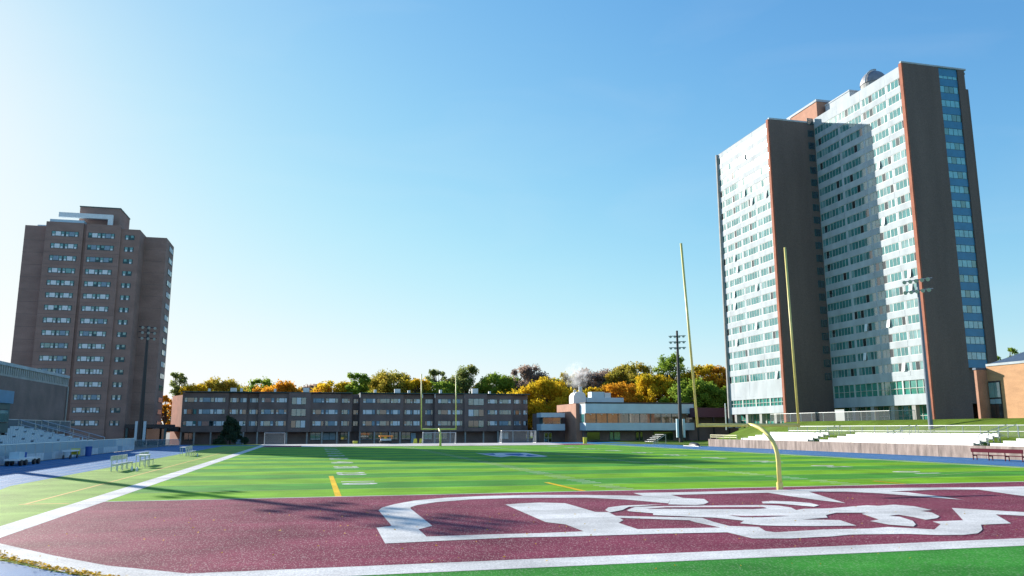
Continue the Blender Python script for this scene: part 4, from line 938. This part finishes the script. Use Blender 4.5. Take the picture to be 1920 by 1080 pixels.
TREES = [ # px centre, px top, half width px, distance, kind, sparse, label
 (336, 693, 20, 205, 'dark', 0.55, 'sparse dark tree standing just right of the brown brick tower'),
 (366, 716, 26, 200, 'yellow', 0.8, 'low yellow green tree second behind the residence from the left'),
 (410, 709, 36, 205, 'olive', 0.9, 'wide olive tree above the left end of the long residence'),
 (455, 717, 24, 215, 'olive', 0.6, 'thin olive tree between the wide olive and the green tree'),
 (490, 707, 30, 210, 'green', 0.9, 'green tree rising behind the low orange tree'),
 (520, 718, 44, 196, 'orange', 1.2, 'broad orange tree low above the residence roof'),
 (582, 716, 24, 220, 'purple', 0.6, 'thin brownish tree right of the broad orange tree'),
 (628, 712, 36, 205, 'yellow', 1.1, 'yellow tree left of the bright green tree above the residence'),
 (668, 696, 27, 202, 'green', 1.1, 'bright green tree above the dark slot of the residence'),
 (738, 696, 46, 212, 'olive', 1.0, 'large olive and orange tree left of the far goal post'),
 (786, 706, 24, 203, 'yellow', 0.9, 'yellow orange tree right at the far goal post left upright'),
 (822, 685, 21, 215, 'dark', 0.6, 'dark sparse tree seen between the far goal uprights'),
 (822, 712, 34, 206, 'green', 1.0, 'low dark green tree seen between the far goal uprights'),
 (876, 683, 34, 212, 'dark', 1.0, 'tall dark olive tree right of the far goal post'),
 (932, 693, 34, 205, 'green', 1.1, 'round green tree in the middle behind the residence'),
 (990, 683, 36, 218, 'purple', 0.9, 'bare brownish crowned tree above the right end of the residence'),
 (1012, 712, 56, 186, 'yellow', 1.5, 'big golden tree between the residence and the student centre'),
 (1064, 695, 32, 225, 'olive', 0.8, 'dull olive tree behind the steam plume'),
 (1115, 689, 44, 222, 'purple', 0.7, 'bare brownish tree right of the steam plume'),
 (1112, 724, 27, 195, 'yellow', 1.1, 'small bright yellow tree behind the roof plant'),
 (1182, 679, 42, 212, 'olive', 1.0, 'tall olive orange tree above the student centre'),
 (1158, 716, 38, 192, 'orange', 1.1, 'low orange tree above the student centre roof'),
 (1222, 700, 46, 196, 'yellow', 1.2, 'large yellow green tree above the student centre'),
 (1258, 658, 34, 205, 'green', 0.7, 'tallest open green tree behind the black floodlight pole'),
 (1300, 712, 44, 188, 'green', 1.2, 'dark green tree right of the black floodlight pole'),
 (1318, 682, 42, 206, 'yellow', 1.1, 'golden tree above the near goal post left upright'),
 (1354, 686, 34, 198, 'orange', 1.1, 'orange tree beside the left edge of the slab tower'),
 (1345, 725, 34, 186, 'green', 1.2, 'dark green tree at the foot of the slab tower left edge'),
 (390, 722, 28, 225, 'green', 0.9, 'green tree filling in behind the wide olive tree'),
 (446, 722, 26, 222, 'yellow', 0.9, 'yellow tree low behind the thin olive tree'),
 (552, 722, 28, 222, 'olive', 0.9, 'olive tree between the broad orange and thin brownish trees'),
 (604, 722, 26, 200, 'orange', 0.9, 'small orange tree left of the yellow tree above the residence'),
 (700, 712, 26, 225, 'dark', 0.9, 'dark tree right of the bright green tree above the residence'),
 (762, 714, 26, 222, 'orange', 0.9, 'orange tree right of the large olive and orange tree'),
 (850, 706, 26, 225, 'olive', 0.9, 'olive tree between the dark trees at the far goal post'),
 (905, 706, 26, 220, 'olive', 0.9, 'olive tree left of the round green tree'),
 (962, 704, 26, 222, 'green', 0.9, 'green tree between the round green and bare brownish trees'),
 (1040, 706, 28, 226, 'green', 0.9, 'green tree behind the big golden tree on its right'),
 (1140, 702, 30, 226, 'orange', 0.9, 'orange tree between the bare brownish and tall olive trees'),
 (1285, 698, 32, 220, 'olive', 0.9, 'olive tree behind the black floodlight pole on its right'),
 (312, 738, 13, 192, 'orange', 1.0, 'narrow orange tree between the brown tower and the residence'),
 (1887, 646, 24, 190, 'green', 1.0, 'green treetop above the tan hall right of the slab tower'),
 (1918, 655, 24, 180, 'dark', 1.0, 'dark treetop above the tan hall at the frame edge'),
]
for i, (cx, ty, hw, Y, kind, sp, lab) in enumerate(TREES):
    Y += 32 if cx < 1250 else 26
    P = atY(cx, ty, Y); rx = hw/F_PX*Y*1.25; z0 = 3.9 if cx > 1340 else -0.6
    tree('tree', lab, P[0], Y, z0, P[2]-z0, rx, kind, 100+i, sparse=sp, leaf=0.34, low=0.2)
tree('evergreen_tree', 'dark conical evergreen standing before the left part of the residence', -17.9, 188.5, -0.6, 6.6, 3.2, 'needle', 55, sparse=3.2, leaf=0.26, low=0.03, group='evergreens', cone=True)

# ------------------------------------------------------------------ fallen leaves along the turf edge
lv = MB(); R5 = random.Random(9); vs = []; fs = []
edge = [(-9.3, 25.6), (-8.4, 23.9), (-6.85, 21.1), (-5.2, 19.2), (-3.6, 17.6), (-1.2, 15.6)]
for k in range(1500):
    s = R5.random()*(len(edge)-1); i = int(s); f_ = s-i
    x = edge[i][0]+(edge[i+1][0]-edge[i][0])*f_ + R5.gauss(0.12, 0.10); y = edge[i][1]+(edge[i+1][1]-edge[i][1])*f_ + R5.gauss(0.05, 0.10)
    a = R5.uniform(0, 6.28); q = R5.uniform(0.02, 0.05); o = len(vs); ca, sa = math.cos(a)*q, math.sin(a)*q; zt = R5.uniform(0.0, 0.035)
    vs += [(x+ca, y+sa, 0.03), (x-sa*0.7, y+ca*0.7, 0.03+zt), (x-ca, y-sa, 0.028+zt), (x+sa*0.7, y-ca*0.7, 0.03)]; fs.append((o, o+1, o+2, o+3))
for k in range(160):
    x = R5.uniform(-8, 22); y = R5.uniform(15.5, 30); a = R5.uniform(0, 6.28); q = R5.uniform(0.02, 0.045); o = len(vs); ca, sa = math.cos(a)*q, math.sin(a)*q
    vs += [(x+ca, y+sa, 0.045), (x-sa*0.7, y+ca*0.7, 0.07), (x-ca, y-sa, 0.05), (x+sa*0.7, y-ca*0.7, 0.045)]; fs.append((o, o+1, o+2, o+3))
lv._add(vs, fs); lv = lv.build('fallen_leaves', leaf_mat('fallen leaves', [(0.34, 0.20, 0.04), (0.60, 0.42, 0.06), (0.45, 0.20, 0.05)])); tag(lv, 'fallen yellow leaves along the turf edge', 'leaves', kind='stuff')

# ------------------------------------------------------------------ steam over the roof plant
sv = bpy.data.materials.new('steam'); sv.use_nodes = True; t = sv.node_tree
for n in list(t.nodes):
    if n.type == 'BSDF_PRINCIPLED': t.nodes.remove(n)
vol = t.nodes.new('ShaderNodeVolumePrincipled'); vol.inputs['Color'].default_value = (0.95, 0.95, 0.96, 1); vol.inputs['Anisotropy'].default_value = 0.2
tc = t.nodes.new('ShaderNodeTexCoord'); ns = t.nodes.new('ShaderNodeTexNoise'); ns.inputs['Scale'].default_value = 0.75; ns.inputs['Detail'].default_value = 4
t.links.new(tc.outputs['Object'], ns.inputs[0])
ln = t.nodes.new('ShaderNodeVectorMath'); ln.operation = 'LENGTH'
mp = t.nodes.new('ShaderNodeMapping'); mp.inputs['Scale'].default_value = (1/3.9, 1/3.0, 1/3.6); t.links.new(tc.outputs['Object'], mp.inputs[0]); t.links.new(mp.outputs[0], ln.inputs[0])
fo = t.nodes.new('ShaderNodeMapRange'); fo.inputs[1].default_value = 1.0; fo.inputs[2].default_value = 0.1; fo.inputs[3].default_value = 0; fo.inputs[4].default_value = 1; t.links.new(ln.outputs['Value'], fo.inputs[0])
nr = t.nodes.new('ShaderNodeMapRange'); nr.inputs[1].default_value = 0.45; nr.inputs[2].default_value = 0.68; t.links.new(ns.outputs[0], nr.inputs[0])
mu = t.nodes.new('ShaderNodeMath'); mu.operation = 'MULTIPLY'; t.links.new(fo.outputs[0], mu.inputs[0]); t.links.new(nr.outputs[0], mu.inputs[1])
m2 = t.nodes.new('ShaderNodeMath'); m2.operation = 'MULTIPLY'; m2.inputs[1].default_value = 0.75; t.links.new(mu.outputs[0], m2.inputs[0]); t.links.new(m2.outputs[0], vol.inputs['Density'])
t.links.new(vol.outputs[0], t.nodes['Material Output'].inputs['Volume'])
stm = MB(); rings = 8; nseg = 14; vs = []; fs = []
for i in range(rings+1):
    a = -math.pi/2+math.pi*i/rings
    for k in range(nseg):
        th = 2*math.pi*k/nseg; q = 1+0.08*math.sin(3*th+i); vs.append((3.9*q*math.cos(a)*math.cos(th)+0.001, 3.0*q*math.cos(a)*math.sin(th), 3.6*math.sin(a)))
for i in range(rings):
    for k in range(nseg): fs.append((i*nseg+k, i*nseg+(k+1) % nseg, (i+1)*nseg+(k+1) % nseg, (i+1)*nseg+k))
stm._add(vs, fs); me = stm.mesh('steam_plume', sv); o = place('steam_plume', me, (61.6, 184.7, 15.6)); tag(o, 'white puff of steam above the roof plant stacks', 'steam', kind='stuff')
